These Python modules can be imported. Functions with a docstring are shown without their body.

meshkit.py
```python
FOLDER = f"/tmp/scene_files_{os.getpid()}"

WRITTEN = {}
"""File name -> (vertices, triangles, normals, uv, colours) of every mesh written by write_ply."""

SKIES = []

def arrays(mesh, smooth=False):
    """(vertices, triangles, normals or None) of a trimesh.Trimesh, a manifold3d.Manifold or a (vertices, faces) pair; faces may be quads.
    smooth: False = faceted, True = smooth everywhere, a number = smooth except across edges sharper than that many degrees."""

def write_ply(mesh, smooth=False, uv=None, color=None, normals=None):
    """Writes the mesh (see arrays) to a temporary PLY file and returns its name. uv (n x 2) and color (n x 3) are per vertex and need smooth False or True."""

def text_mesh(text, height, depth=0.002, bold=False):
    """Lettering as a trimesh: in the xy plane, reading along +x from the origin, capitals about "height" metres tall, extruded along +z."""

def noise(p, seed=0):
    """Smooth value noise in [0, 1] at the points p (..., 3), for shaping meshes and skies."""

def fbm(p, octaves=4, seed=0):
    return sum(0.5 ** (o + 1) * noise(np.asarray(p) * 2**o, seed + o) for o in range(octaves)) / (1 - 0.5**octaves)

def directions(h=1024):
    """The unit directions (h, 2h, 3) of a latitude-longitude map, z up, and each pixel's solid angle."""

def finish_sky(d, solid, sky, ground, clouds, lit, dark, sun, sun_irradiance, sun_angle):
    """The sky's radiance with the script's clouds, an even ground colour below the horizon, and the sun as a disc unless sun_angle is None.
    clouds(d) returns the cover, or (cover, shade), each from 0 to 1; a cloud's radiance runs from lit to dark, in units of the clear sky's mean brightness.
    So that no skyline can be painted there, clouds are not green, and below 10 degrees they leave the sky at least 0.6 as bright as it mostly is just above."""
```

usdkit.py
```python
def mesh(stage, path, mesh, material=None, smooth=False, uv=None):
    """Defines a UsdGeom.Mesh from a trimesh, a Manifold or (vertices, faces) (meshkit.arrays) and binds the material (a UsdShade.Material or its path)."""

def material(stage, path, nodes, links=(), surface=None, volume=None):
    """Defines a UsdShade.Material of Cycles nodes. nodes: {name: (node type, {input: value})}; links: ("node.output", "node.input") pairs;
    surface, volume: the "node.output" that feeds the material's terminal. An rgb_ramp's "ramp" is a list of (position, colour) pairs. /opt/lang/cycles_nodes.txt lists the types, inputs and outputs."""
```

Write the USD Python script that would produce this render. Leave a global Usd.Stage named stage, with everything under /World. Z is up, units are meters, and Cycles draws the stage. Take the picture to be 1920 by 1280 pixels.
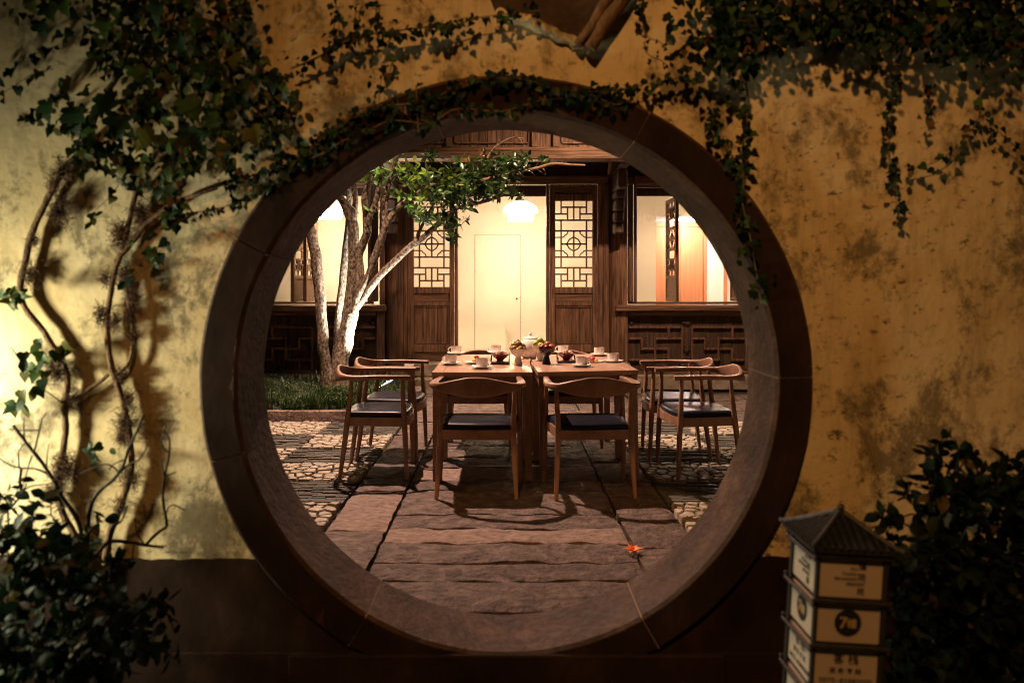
import math, random
import numpy as np, trimesh
from shapely.geometry import Polygon, Point, MultiPoint, box as sbox
from shapely import affinity, union_all
from scipy.spatial import Voronoi
from pxr import Usd, UsdGeom, UsdLux, UsdShade, Gf, Sdf, Vt
import usdkit, meshkit

stage = Usd.Stage.CreateInMemory()
UsdGeom.SetStageUpAxis(stage, UsdGeom.Tokens.z)
UsdGeom.SetStageMetersPerUnit(stage, 1.0)
UsdGeom.Xform.Define(stage, '/World')
UsdGeom.Scope.Define(stage, '/World/Looks')

# ------------------------------------------------------------------ camera, sky, lights
cam = UsdGeom.Camera.Define(stage, '/World/camera')
cam.CreateHorizontalApertureAttr(36.0)
cam.CreateVerticalApertureAttr(24.0)
cam.CreateFocalLengthAttr(28.125)
cam.CreateHorizontalApertureOffsetAttr(12 / 1920 * 36)
cam.CreateVerticalApertureOffsetAttr(-106 / 1920 * 36)
cam.CreateFStopAttr(1.8)
cam.CreateFocusDistanceAttr(6.8)
cam.CreateExposureAttr(0.0)
cam.AddTranslateOp().Set((0, 0, 1.35))
cam.AddRotateXOp().Set(90)

SKY_STRENGTH = 0.0022
usdkit.material(stage, '/World/Looks/night_sky', {
    "s": ("sky_texture", {"sky_type": "single_scattering", "sun_disc": False, "sun_elevation": 0.03, "sun_rotation": 2.6}),
    "b": ("background_shader", {"strength": SKY_STRENGTH})}, [("s.color", "b.color")], surface="b.background")
dome = UsdLux.DomeLight.Define(stage, '/World/sky')
UsdShade.MaterialBindingAPI.Apply(dome.GetPrim()).Bind(UsdShade.Material.Get(stage, '/World/Looks/night_sky'))
dome.GetPrim().SetCustomDataByKey('kind', 'structure')


def lamp_light(name, pos, intensity, color, radius=.05, aim=None, cone=60., soft=.4):
    l = UsdLux.SphereLight.Define(stage, '/World/' + name)
    l.CreateRadiusAttr(radius); l.CreateIntensityAttr(intensity); l.CreateNormalizeAttr(True)
    l.CreateColorAttr(Gf.Vec3f(*color))
    m = Gf.Matrix4d(1.0)
    if aim is not None:
        sh = UsdLux.ShapingAPI.Apply(l.GetPrim())
        sh.CreateShapingConeAngleAttr(cone); sh.CreateShapingConeSoftnessAttr(soft)
        d = Gf.Vec3d(*(np.array(aim, float) - np.array(pos, float)))
        m.SetRotate(Gf.Rotation(Gf.Vec3d(0, 0, -1), d))
    m.SetTranslateOnly(Gf.Vec3d(*pos))
    l.AddTransformOp().Set(m)
    return l


WARM = (1.0, .66, .36)
YARD_L, YARD_R = (-1.5, 7.3, 4.6), (1.6, 7.4, 4.2)
UP = (-1.31, 9.0, .27)                        # the white floodlight in the grass
FRONT_L = (-2.6, 2.5, .95)                    # garden lamp left of the frame, in front of the wall
STREET = (-.8, -2.2, 6.0)                     # street lamp behind the camera
PEND_A, PEND_B, PEND_C = (.205, 10.97, 2.227), (-2.42, 10.97, 2.255), (3.3, 11.0, 2.25)   # bottoms of pendant shades; third one added unseen to brighten the right room
lamp_light('courtyard_light', YARD_L, 660., (1.0, .62, .45), .05, aim=(-.5, 6.7, 0), cone=52., soft=.85)
lamp_light('courtyard_light_001', YARD_R, 230., (1.0, .63, .38), .05, aim=(.7, 9.6, 0), cone=50., soft=.8)
lamp_light('tree_light', UP, 300., (1.0, .93, .84), .03, aim=(-1.8, 8.98, 1.75), cone=38., soft=.6)
lamp_light('garden_light', FRONT_L, 64., (1.0, .95, .64), .08)
lamp_light('street_light', STREET, 285., (1.0, .47, .14), .12, aim=(.8, 3.0, .95), cone=22., soft=1.0)
lamp_light('pendant_light', (PEND_A[0], PEND_A[1], PEND_A[2] - .06), 17., (1.0, .70, .42), .05, aim=(PEND_A[0], PEND_A[1], 0), cone=72., soft=.7)
lamp_light('pendant_light_001', (PEND_B[0], PEND_B[1], PEND_B[2] - .06), 17., (1.0, .70, .42), .05, aim=(PEND_B[0], PEND_B[1], 0), cone=72., soft=.7)
lamp_light('pendant_light_002', (PEND_C[0], PEND_C[1], PEND_C[2] - .06), 40., (1.0, .70, .42), .05, aim=(PEND_C[0] - .7, PEND_C[1] + .6, 0), cone=80., soft=.5)  # light of the added pendant, tilted to brighten the right room wall
lamp_light('room_light', (2.9, 12.7, 2.3), 20., (1.0, .80, .70), .08)  # fill light added in the wardrobe recess, no fixture

# ------------------------------------------------------------------ prim helpers
_used = {}
PATHS = {}


def numbered(parent, name):
    k = (parent, name); n = _used.get(k, -1) + 1; _used[k] = n
    return f'{parent}/{name}' + (f'_{n:03d}' if n else '')


def tag(p, label=None, cat=None, group=None, kind=None):
    p = p.GetPrim() if hasattr(p, 'GetPrim') else p
    for k, v in (('label', label), ('category', cat), ('group', group), ('kind', kind)):
        if v:
            p.SetCustomDataByKey(k, v)
    return p


def thing(name, label=None, cat=None, loc=(0, 0, 0), rz=0., group=None, kind=None, rot=None):
    x = UsdGeom.Xform.Define(stage, numbered('/World', name))
    x.AddTranslateOp().Set(Gf.Vec3d(*map(float, loc)))
    x.AddRotateXYZOp().Set(Gf.Vec3f(*(rot if rot else (0, 0, rz))))
    return tag(x, label, cat, group, kind)


def part(parent, name, mesh, mat, label=None, kind=None, smooth=False):
    pp = '/World' if parent is None else str(parent.GetPath())
    m = usdkit.mesh(stage, numbered(pp, name), mesh, '/World/Looks/' + mat, smooth)
    return tag(m, label, kind=kind)


def solo(name, mesh, mat, label=None, cat=None, group=None, kind=None, smooth=False):
    p = part(None, name, mesh, mat, smooth=smooth)
    return tag(p, label, cat, group, kind)


def copy_of(src, loc, rz=0., label=None, rot=None, group=None):
    was = src.GetCustomData()
    x = UsdGeom.Xform.Define(stage, numbered('/World', src.GetName()))
    x.GetPrim().GetReferences().AddInternalReference(src.GetPath())
    x.ClearXformOpOrder()
    x.GetPrim().GetAttribute('xformOp:translate').Set(Gf.Vec3d(*map(float, loc))) if False else None
    ops = UsdGeom.Xformable(x)
    a = ops.GetPrim().CreateAttribute('xformOp:translate', Sdf.ValueTypeNames.Double3); a.Set(Gf.Vec3d(*map(float, loc)))
    b = ops.GetPrim().CreateAttribute('xformOp:rotateXYZ', Sdf.ValueTypeNames.Float3); b.Set(Gf.Vec3f(*(rot if rot else (0, 0, rz))))
    ops.GetPrim().CreateAttribute('xformOpOrder', Sdf.ValueTypeNames.TokenArray, False, Sdf.VariabilityUniform).Set(['xformOp:translate', 'xformOp:rotateXYZ'])
    x.GetPrim().SetInstanceable(True)
    return tag(x, label or was.get('label'), was.get('category'), group or was.get('group'))


def P(px, py, Y):
    return np.array([(px - 948) * Y / 1500, Y, 1.35 - (py - 534) * Y / 1500])


def FX(px, Y=10.5): return (px - 948) * Y / 1500
def FZ(py, Y=10.5): return 1.35 - (py - 534) * Y / 1500


# ------------------------------------------------------------------ mesh helpers (all return (verts, tris))
def join(ms):
    vs, fs, n = [], [], 0
    for v, f in ms:
        v = np.asarray(v, float); f = np.asarray(f, int)
        if len(f) == 0: continue
        if f.shape[1] == 4: f = np.vstack([f[:, [0, 1, 2]], f[:, [0, 2, 3]]])
        vs.append(v); fs.append(f + n); n += len(v)
    return np.vstack(vs), np.vstack(fs)


def tm(m): return np.array(m.vertices), np.array(m.faces)


_s = np.array([(a, b, c) for a in (-1, 1) for b in (-1, 1) for c in (-1, 1)], float)
_T = np.concatenate([_s * (1, .8, .8), _s * (.8, 1, .8), _s * (.8, .8, 1)])
_h = trimesh.convex.convex_hull(_T)
_map = [int(np.argmin(((_T - v) ** 2).sum(1))) for v in _h.vertices]
_CF = np.array(_map)[_h.faces]


def cbox(x0, x1, y0, y1, z0, z1, c=.004):
    h = np.array([x1 - x0, y1 - y0, z1 - z0]) / 2; o = np.array([x1 + x0, y1 + y0, z1 + z0]) / 2
    c = min(c, .45 * abs(h).min())
    v = np.concatenate([_s * (h[0], h[1] - c, h[2] - c), _s * (h[0] - c, h[1], h[2] - c), _s * (h[0] - c, h[1] - c, h[2])])
    return v + o, _CF.copy()


def tube(pts, rad, sides=8, cap=True, seed=None, wob=0.):
    p = np.asarray(pts, float); n = len(p)
    r = np.broadcast_to(np.asarray(rad, float), (n,))
    t = np.gradient(p, axis=0); t /= np.linalg.norm(t, axis=1, keepdims=True) + 1e-12
    up = np.array([0.31, 0.17, .94]) if abs(t[:, 2]).mean() < .8 else np.array([.94, .3, .1])
    a = np.cross(t, up); a /= np.linalg.norm(a, axis=1, keepdims=True) + 1e-12
    b = np.cross(t, a)
    ang = np.arange(sides) * 2 * np.pi / sides
    rr = r[:, None] * np.ones((1, sides))
    if wob:
        g = np.random.default_rng(seed or 0); rr = rr * (1 + wob * g.uniform(-1, 1, rr.shape))
    v = p[:, None] + rr[..., None] * (np.cos(ang)[None, :, None] * a[:, None] + np.sin(ang)[None, :, None] * b[:, None])
    i, j = np.meshgrid(np.arange(n - 1), np.arange(sides), indexing='ij')
    q = np.stack([i * sides + j, (i + 1) * sides + j, (i + 1) * sides + (j + 1) % sides, i * sides + (j + 1) % sides], -1).reshape(-1, 4)
    f = np.vstack([q[:, [0, 1, 2]], q[:, [0, 2, 3]]])
    v = v.reshape(-1, 3)
    if cap:
        k = len(v); v = np.vstack([v, p[0], p[-1]])
        jj = np.arange(sides)
        f = np.vstack([f, np.stack([np.full(sides, k), jj, (jj + 1) % sides], 1), np.stack([np.full(sides, k + 1), (n - 1) * sides + (jj + 1) % sides, (n - 1) * sides + jj], 1)])
    return v, f


def spline(pts, n=None, step=None):
    p = np.asarray(pts, float)
    d = np.r_[0, np.cumsum(np.linalg.norm(np.diff(p, axis=0), axis=1))]
    if n is None: n = max(3, int(d[-1] / step) + 1)
    from scipy.interpolate import PchipInterpolator
    return PchipInterpolator(d, p, axis=0)(np.linspace(0, d[-1], n))


def lathe(profile, sides=24, center=(0, 0, 0), close=False):
    pr = np.asarray(profile, float); n = len(pr)
    ang = np.arange(sides) * 2 * np.pi / sides
    v = np.stack([pr[:, None, 0] * np.cos(ang), pr[:, None, 0] * np.sin(ang), np.broadcast_to(pr[:, None, 1], (n, sides))], -1).reshape(-1, 3) + np.array(center)
    i, j = np.meshgrid(np.arange(n - 1), np.arange(sides), indexing='ij')
    q = np.stack([i * sides + j, i * sides + (j + 1) % sides, (i + 1) * sides + (j + 1) % sides, (i + 1) * sides + j], -1).reshape(-1, 4)
    return v, np.vstack([q[:, [0, 1, 2]], q[:, [0, 2, 3]]])


def ball(c, r, sub=2, squash=1., seed=None, wob=0.):
    m = trimesh.creation.icosphere(subdivisions=sub, radius=1.)
    v = np.array(m.vertices)
    if wob: v = v * (1 + wob * (meshkit.fbm(v * 2 + (seed or 0) * 7.3, 2, seed or 0) - .5)[:, None])
    return v * (r, r, r * squash) + np.array(c), np.array(m.faces)


def prism(poly, y0, y1):
    """A shapely polygon in (x, z) extruded along y from y0 to y1."""
    gs = getattr(poly, 'geoms', [poly]); out = []
    for g in gs:
        m = trimesh.creation.extrude_polygon(g, y1 - y0, engine='earcut')
        v = np.array(m.vertices); f = np.array(m.faces)
        out.append((np.stack([v[:, 0], y0 + v[:, 2], v[:, 1]], 1), f[:, ::-1]))
    return join(out)


def xform(m, rz=0., t=(0, 0, 0), rx=0., ry=0., s=1.):
    v, f = m; v = np.asarray(v, float) * s
    for a, ax in ((rx, 0), (ry, 1), (rz, 2)):
        if a:
            c, n = math.cos(a), math.sin(a); i, j = [(1, 2), (2, 0), (0, 1)][ax]
            w = v.copy(); w[:, i] = c * v[:, i] - n * v[:, j]; w[:, j] = n * v[:, i] + c * v[:, j]; v = w
    return v + np.array(t), f


# ---- leaves
OUT = {'oval': [(0, 0), (.12, .16), (.32, .30), (.58, .33), (.82, .19), (1, 0)],
       'ivy': [(.04, 0), (-.10, .22), (.06, .47), (.30, .44), (.55, .27), (.8, .11), (1, 0)],
       'slim': [(0, 0), (.10, .07), (.30, .18), (.55, .215), (.80, .13), (1, 0)],
       'grape': [(.04, 0), (-.12, .2), (-.02, .46), (.16, .52), (.2, .40), (.42, .58), (.56, .50), (.54, .28), (.72, .27), (.82, .12), (1, 0)]}


def leaf(p, d, nrm, L, kind='oval', fold=.18, curl=.15):
    d = np.asarray(d, float); d = d / np.linalg.norm(d)
    nrm = np.asarray(nrm, float); s = np.cross(nrm, d); s /= np.linalg.norm(s) + 1e-9; n = np.cross(d, s)
    o = np.array(OUT[kind]); u = o[:, 0]; w = o[:, 1]; k = len(o)
    mid = np.stack([np.clip(u, 0, 1), np.zeros(k)], 1)
    def pos(u, v): return np.asarray(p) + L * (u[:, None] * d + v[:, None] * s + (fold * np.abs(v) - curl * u ** 2)[:, None] * n)
    V = np.vstack([pos(mid[:, 0], mid[:, 1]), pos(u, w), pos(u, -w)])
    F = []
    for i in range(k - 1):
        for off, fl in ((k, 0), (2 * k, 1)):
            for tri in ((i, i + 1, off + i), (i + 1, off + i + 1, off + i)):
                F.append(tri[::-1] if fl else tri)
    F = np.array(F)
    a = np.cross(V[F[:, 1]] - V[F[:, 0]], V[F[:, 2]] - V[F[:, 0]])
    return V, F[np.linalg.norm(a, axis=1) > 1e-9 * L * L]


def put_leaves(parent, leaves, mats, rng, limit=300, name='leaf', stuff='small_leaves'):
    """leaves: [(mesh, weight)]: the largest become parts, the rest one part per tone."""
    order = sorted(range(len(leaves)), key=lambda i: -leaves[i][1])
    mi = rng.integers(0, len(mats), len(leaves))
    rest = {}
    for r, i in enumerate(order):
        if r < limit: part(parent, name, leaves[i][0], mats[mi[i]], smooth=True)
        else: rest.setdefault(mats[mi[i]], []).append(leaves[i][0])
    for m, ms in rest.items(): part(parent, stuff, join(ms), m, kind='stuff', smooth=True)


def in_poly(pts, n, rng):
    pg = Polygon(pts); x0, y0, x1, y1 = pg.bounds; out = []
    while len(out) < n:
        q = (rng.uniform(x0, x1), rng.uniform(y0, y1))
        if pg.contains(Point(q)): out.append(q)
    return out


# ------------------------------------------------------------------ materials
def M(name, nodes, links, surface): usdkit.material(stage, '/World/Looks/' + name, nodes, links, surface=surface)


def mat(name, cols, scale=(1, 1, 1), ns=4., detail=6, rough=.6, bump=.3, bs=30., bd=.004, spec=.4, rvar=.12, dist=0., seed=0., coat=0., vary=.0, trans=0.):
    nodes = {"tc": ("texture_coordinate", {}), "mp": ("mapping", {"scale": scale, "location": (seed, seed * .7, seed * 1.3)}),
             "n": ("noise_texture", {"scale": ns, "detail": detail, "roughness": .62, "distortion": dist}),
             "r": ("rgb_ramp", {"ramp": cols}),
             "n2": ("noise_texture", {"scale": bs, "detail": 5, "roughness": .6}),
             "b": ("bump", {"strength": bump, "distance": bd}),
             "mr": ("map_range", {"from_min": .3, "from_max": .7, "to_min": max(rough - rvar, .04), "to_max": min(rough + rvar, 1.)}),
             "oi": ("object_info", {}),
             "hv": ("map_range", {"to_min": 1 - vary, "to_max": 1 + vary}),
             "h": ("hsv", {}),
             "p": ("principled_bsdf", {"specular_ior_level": spec, "coat_weight": coat})}
    links = [("tc.object", "mp.vector"), ("mp.vector", "n.vector"), ("mp.vector", "n2.vector"), ("n.fac", "r.fac"), ("n2.fac", "b.height"),
             ("b.normal", "p.normal"), ("n2.fac", "mr.value"), ("mr.result", "p.roughness"), ("r.color", "h.color"),
             ("oi.random", "hv.value"), ("hv.result", "h.value"), ("h.color", "p.base_color")]
    surf = "p.BSDF"
    if trans:
        nodes["t"] = ("translucent_bsdf", {}); nodes["mx"] = ("mix_closure", {"fac": trans})
        links += [("h.color", "t.color"), ("p.BSDF", "mx.closure1"), ("t.BSDF", "mx.closure2")]; surf = "mx.closure"
    M(name, nodes, links, surf)


def flat(name, col, rough=.5, spec=.5, metal=0., coat=0., emit=None, es=0.):
    d = {"base_color": col, "roughness": rough, "specular_ior_level": spec, "metallic": metal, "coat_weight": coat}
    if emit: d["emission_color"] = emit; d["emission_strength"] = es
    M(name, {"p": ("principled_bsdf", d)}, [], "p.BSDF")


TB = [(.28, (.024, .011, .006)), (.42, (.078, .038, .021)), (.54, (.155, .078, .044)), (.66, (.23, .122, .072)), (.82, (.36, .21, .135))]
mat('timber_upright', TB, (14, 14, .8), 3., 7, .62, .6, 9., .006, dist=.6, vary=.12)
mat('timber_level', TB, (.8, 14, 14), 3., 7, .62, .6, 9., .006, seed=3., dist=.6, vary=.12)
TD = [(.3, (.022, .012, .008)), (.55, (.065, .034, .021)), (.8, (.13, .073, .046))]
mat('timber_dark', TD, (12, 12, .9), 3., 7, .7, .6, 9., .006, seed=5., vary=.1)
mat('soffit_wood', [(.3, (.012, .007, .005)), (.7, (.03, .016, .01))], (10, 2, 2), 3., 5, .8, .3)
CW = [(.3, (.18, .092, .054)), (.5, (.265, .142, .088)), (.75, (.36, .21, .135))]
mat('chair_wood', CW, (3, 3, 3), 2.2, 6, .42, .12, 40., .002, spec=.45, dist=1.2, coat=.12, vary=.08)
mat('table_wood', [(.3, (.34, .20, .135)), (.5, (.43, .265, .18)), (.75, (.53, .34, .24))], (2, 14, 8), 2.5, 7, .36, .15, 30., .002, spec=.45, dist=.8, coat=.1, vary=.06)
mat('leather', [(.3, (.006, .007, .013)), (.7, (.011, .013, .024))], (1, 1, 1), 6., 3, .36, .15, 160., .001, spec=.16)
mat('slab_stone', [(.25, (.022, .015, .013)), (.40, (.060, .041, .035)), (.54, (.112, .079, .068)), (.66, (.175, .128, .112)), (.85, (.29, .23, .205))], (1.3, 1.5, 1), 9., 11, .70, 1., 22., .03, spec=.35, dist=.5, vary=.16)
mat('slab_stone_rough', [(.25, (.07, .046, .036)), (.45, (.165, .115, .092)), (.7, (.27, .20, .165))], (1, 1.4, 1), 16., 8, .78, 1., 30., .018, spec=.35, vary=.14)
mat('cobble', [(.25, (.15, .125, .09)), (.5, (.31, .27, .21)), (.75, (.45, .40, .33))], (1, 1, 1), 9., 6, .66, .6, 40., .006, spec=.4, vary=.22)
mat('slate', [(.3, (.05, .05, .042)), (.6, (.115, .11, .092)), (.8, (.17, .16, .13))], (2, 9, 2), 6., 6, .7, .7, 30., .008, spec=.4, vary=.2)
mat('earth', [(.3, (.012, .010, .007)), (.6, (.035, .030, .018)), (.8, (.03, .05, .014))], (1, 1, 1), 6., 6, .95, .8, 30., .01)
mat('step_stone', [(.25, (.17, .13, .10)), (.5, (.29, .23, .18)), (.8, (.40, .33, .27))], (1, 1, 2), 5., 8, .78, .8, 26., .012, spec=.3, vary=.1)
mat('pale_interior', [(.3, (.78, .72, .60)), (.7, (.82, .76, .64))], (1, 1, 1), 2., 3, .85, .05, 60., .001)
flat('ceiling_white', (.78, .76, .72), .85)
mat('wardrobe_wood', [(.3, (.46, .17, .075)), (.7, (.56, .23, .11))], (18, 18, .5), 2., 5, .5, .05, 30., .001)
flat('joint_dark', (.10, .08, .05), .8)
mat('bark', [(.30, (.02, .015, .008)), (.43, (.075, .055, .034)), (.50, (.17, .13, .092)), (.60, (.27, .22, .17)), (.8, (.42, .36, .29))], (1.8, 1.8, 1.2), 24., 11, .85, 1., 22., .02, spec=.2)
mat('twig_wood', [(.3, (.10, .06, .032)), (.7, (.24, .15, .085))], (1, 1, 1), 20., 4, .8, .5, 60., .004)
mat('vine_bark', [(.3, (.05, .028, .014)), (.5, (.16, .09, .045)), (.75, (.30, .18, .095))], (3, 3, 1), 12., 7, .85, 1., 40., .01)
mat('dead_twig', [(.3, (.012, .008, .006)), (.7, (.035, .022, .014))], (1, 1, 1), 20., 4, .8, .4)
mat('root_hair', [(.3, (.05, .022, .010)), (.7, (.14, .065, .030))], (1, 1, 1), 30., 3, .9, .2)
for n_, c_, t_ in (('osmanthus_dark', (.020, .048, .010), .2), ('osmanthus_mid', (.036, .080, .013), .25), ('osmanthus_light', (.105, .175, .020), .3), ('osmanthus_old', (.17, .085, .04), .2)):
    mat(n_, [(.3, tuple(.75 * x for x in c_)), (.7, tuple(1.25 * x for x in c_))], (1, 1, 1), 8., 3, .30, .1, 60., .001, spec=.6, trans=t_, vary=.2)
for n_, c_ in (('ivy_dead', (.10, .055, .02)), ('ivy_deep', (.007, .017, .008)), ('ivy_green', (.014, .034, .011)), ('ivy_fresh', (.040, .072, .013)), ('ivy_olive', (.062, .064, .012))):
    mat(n_, [(.3, tuple(.7 * x for x in c_)), (.7, tuple(1.3 * x for x in c_))], (1, 1, 1), 14., 3, .5, .1, 60., .001, spec=.14, trans=.22, vary=.25)
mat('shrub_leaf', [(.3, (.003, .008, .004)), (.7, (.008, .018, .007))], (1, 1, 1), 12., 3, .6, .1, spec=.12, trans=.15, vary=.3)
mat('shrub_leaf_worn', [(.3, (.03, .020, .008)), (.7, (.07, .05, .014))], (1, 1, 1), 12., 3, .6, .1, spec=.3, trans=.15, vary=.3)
mat('grass_blade', [(.3, (.014, .034, .007)), (.7, (.040, .080, .016))], (1, 1, 1), 5., 3, .5, .1, trans=.25)
flat('porcelain', (.80, .77, .72), .12, .5, coat=.4)
flat('black_glaze', (.012, .011, .012), .12, .5, coat=.5)
flat('red_glaze', (.10, .016, .014), .14, .5, coat=.5)
flat('tray_black', (.02, .014, .012), .4)
mat('nuts', [(.3, (.25, .09, .06)), (.7, (.55, .33, .24))], (1, 1, 1), 60., 3, .5, .3, 120., .002)
flat('fruit_green', (.27, .38, .05), .3); flat('fruit_brown', (.26, .13, .05), .5); flat('fruit_red', (.50, .045, .05), .3); flat('fruit_plum', (.13, .022, .022), .32)
flat('fruit_orange', (.50, .13, .05), .35); flat('fruit_yellow', (.72, .45, .10), .5); flat('cake_pink', (.70, .30, .24), .5)
flat('steel', (.6, .6, .6), .25, .5, 1.)
flat('iron_black', (.012, .012, .012), .5)
M('shade_dome', {"e": ("emission", {"color": (1., .80, .52), "strength": 2.6})}, [], "e.emission")
M('shade_lower', {"e": ("emission", {"color": (1., .72, .46), "strength": 118.})}, [], "e.emission")
M('flood_glass', {"e": ("emission", {"color": (.97, .98, 1.), "strength": 7.})}, [], "e.emission")
flat('shade_rib', (.55, .38, .18), .6)
flat('marigold', (.80, .17, .010), .5)
mat('sign_board', [(.3, (.40, .33, .27)), (.7, (.46, .38, .31))], (1, 1, 1), 5., 4, .6, .1, 50., .001)
mat('sign_frame', [(.3, (.012, .011, .011)), (.7, (.028, .025, .024))], (3, 3, .5), 6., 4, .55, .3, 30., .002)
flat('sign_ink', (.010, .009, .009), .6); flat('sign_gold', (.40, .28, .14), .6)
mat('sign_tile', [(.3, (.007, .0075, .010)), (.7, (.016, .017, .021))], (1, 1, 1), 9., 4, .45, .3, 40., .003)
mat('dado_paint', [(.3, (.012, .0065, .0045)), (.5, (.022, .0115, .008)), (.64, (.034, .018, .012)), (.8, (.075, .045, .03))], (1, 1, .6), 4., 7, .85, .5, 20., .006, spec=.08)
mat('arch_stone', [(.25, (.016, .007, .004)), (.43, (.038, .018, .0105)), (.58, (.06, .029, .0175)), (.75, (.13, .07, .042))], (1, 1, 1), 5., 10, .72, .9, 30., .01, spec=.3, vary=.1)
mat('mortar', [(.3, (.20, .14, .09)), (.7, (.34, .25, .17))], (1, 1, 1), 30., 4, .9, .5)
mat('brick_dark', [(.3, (.03, .018, .012)), (.7, (.075, .045, .03))], (1, 1, 1), 8., 6, .9, .9, 30., .01)

# ochre plaster: base tones, streaked grime, mould spots, small pits
M('ochre_plaster', {
    "tc": ("texture_coordinate", {}),
    "m1": ("mapping", {"scale": (1, 1, 1)}), "n1": ("noise_texture", {"scale": 1.5, "detail": 8, "roughness": .62, "distortion": .4}),
    "r1": ("rgb_ramp", {"ramp": [(.25, (.50, .36, .17)), (.45, (.62, .49, .28)), (.6, (.68, .56, .36)), (.8, (.74, .64, .46))]}),
    "m2": ("mapping", {"scale": (1., 1, .75), "location": (3.1, 0, 1.7)}), "n2": ("noise_texture", {"scale": 3.3, "detail": 14, "roughness": .80, "distortion": .15}),
    "r2": ("rgb_ramp", {"ramp": [(.0, (0, 0, 0)), (.505, (0, 0, 0)), (.585, (.8, .8, .8)), (1., (1, 1, 1))]}),
    "m3": ("mapping", {"scale": (.8, 1, 1.1), "location": (7.7, 0, .3)}), "n3": ("noise_texture", {"scale": 21., "detail": 8, "roughness": .72, "distortion": .1}),
    "r3": ("rgb_ramp", {"ramp": [(.0, (0, 0, 0)), (.555, (0, 0, 0)), (.625, (.85, .85, .85)), (1., (1, 1, 1))]}),
    "m4": ("mapping", {"scale": (3.2, 1, .55), "location": (1.7, 0, .9)}), "n4": ("noise_texture", {"scale": 2.2, "detail": 11, "roughness": .72}),
    "r4": ("rgb_ramp", {"ramp": [(.0, (0, 0, 0)), (.50, (0, 0, 0)), (.70, (.6, .6, .6)), (1., (.75, .75, .75))]}),
    "n5": ("noise_texture", {"scale": 1.1, "detail": 5, "roughness": .5}),
    "r5": ("rgb_ramp", {"ramp": [(.0, (0, 0, 0)), (.36, (0, 0, 0)), (.56, (1, 1, 1)), (1., (1, 1, 1))]}),
    "mu": ("mix_color", {"blend_type": "multiply", "fac": 1.}),
    "x2": ("mix_color", {"b": (.115, .092, .055)}), "x3": ("mix_color", {"b": (.065, .045, .026)}), "x4": ("mix_color", {"b": (.20, .15, .075)}),
    "nb": ("noise_texture", {"scale": 24., "detail": 8, "roughness": .7}),
    "b": ("bump", {"strength": .5, "distance": .006}), "nc": ("noise_texture", {"scale": 3., "detail": 4, "roughness": .5}), "b2": ("bump", {"strength": .35, "distance": .03}),
    "p": ("principled_bsdf", {"roughness": .88, "specular_ior_level": .2})},
  [("tc.object", "m1.vector"), ("tc.object", "m2.vector"), ("tc.object", "m3.vector"), ("tc.object", "m4.vector"), ("tc.object", "n5.vector"),
   ("m1.vector", "n1.vector"), ("m2.vector", "n2.vector"), ("m3.vector", "n3.vector"), ("m4.vector", "n4.vector"), ("m1.vector", "nb.vector"), ("m1.vector", "nc.vector"),
   ("n1.fac", "r1.fac"), ("n2.fac", "r2.fac"), ("n3.fac", "r3.fac"), ("n4.fac", "r4.fac"), ("n5.fac", "r5.fac"),
   ("r1.color", "x4.a"), ("r4.color", "x4.fac"), ("x4.result", "x2.a"), ("r2.color", "x2.fac"),
   ("r3.color", "mu.a"), ("r5.color", "mu.b"), ("mu.result", "x3.fac"), ("x2.result", "x3.a"), ("x3.result", "p.base_color"),
   ("nc.fac", "b2.height"), ("b2.normal", "b.normal"), ("nb.fac", "b.height"), ("b.normal", "p.normal")], "p.BSDF")
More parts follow.
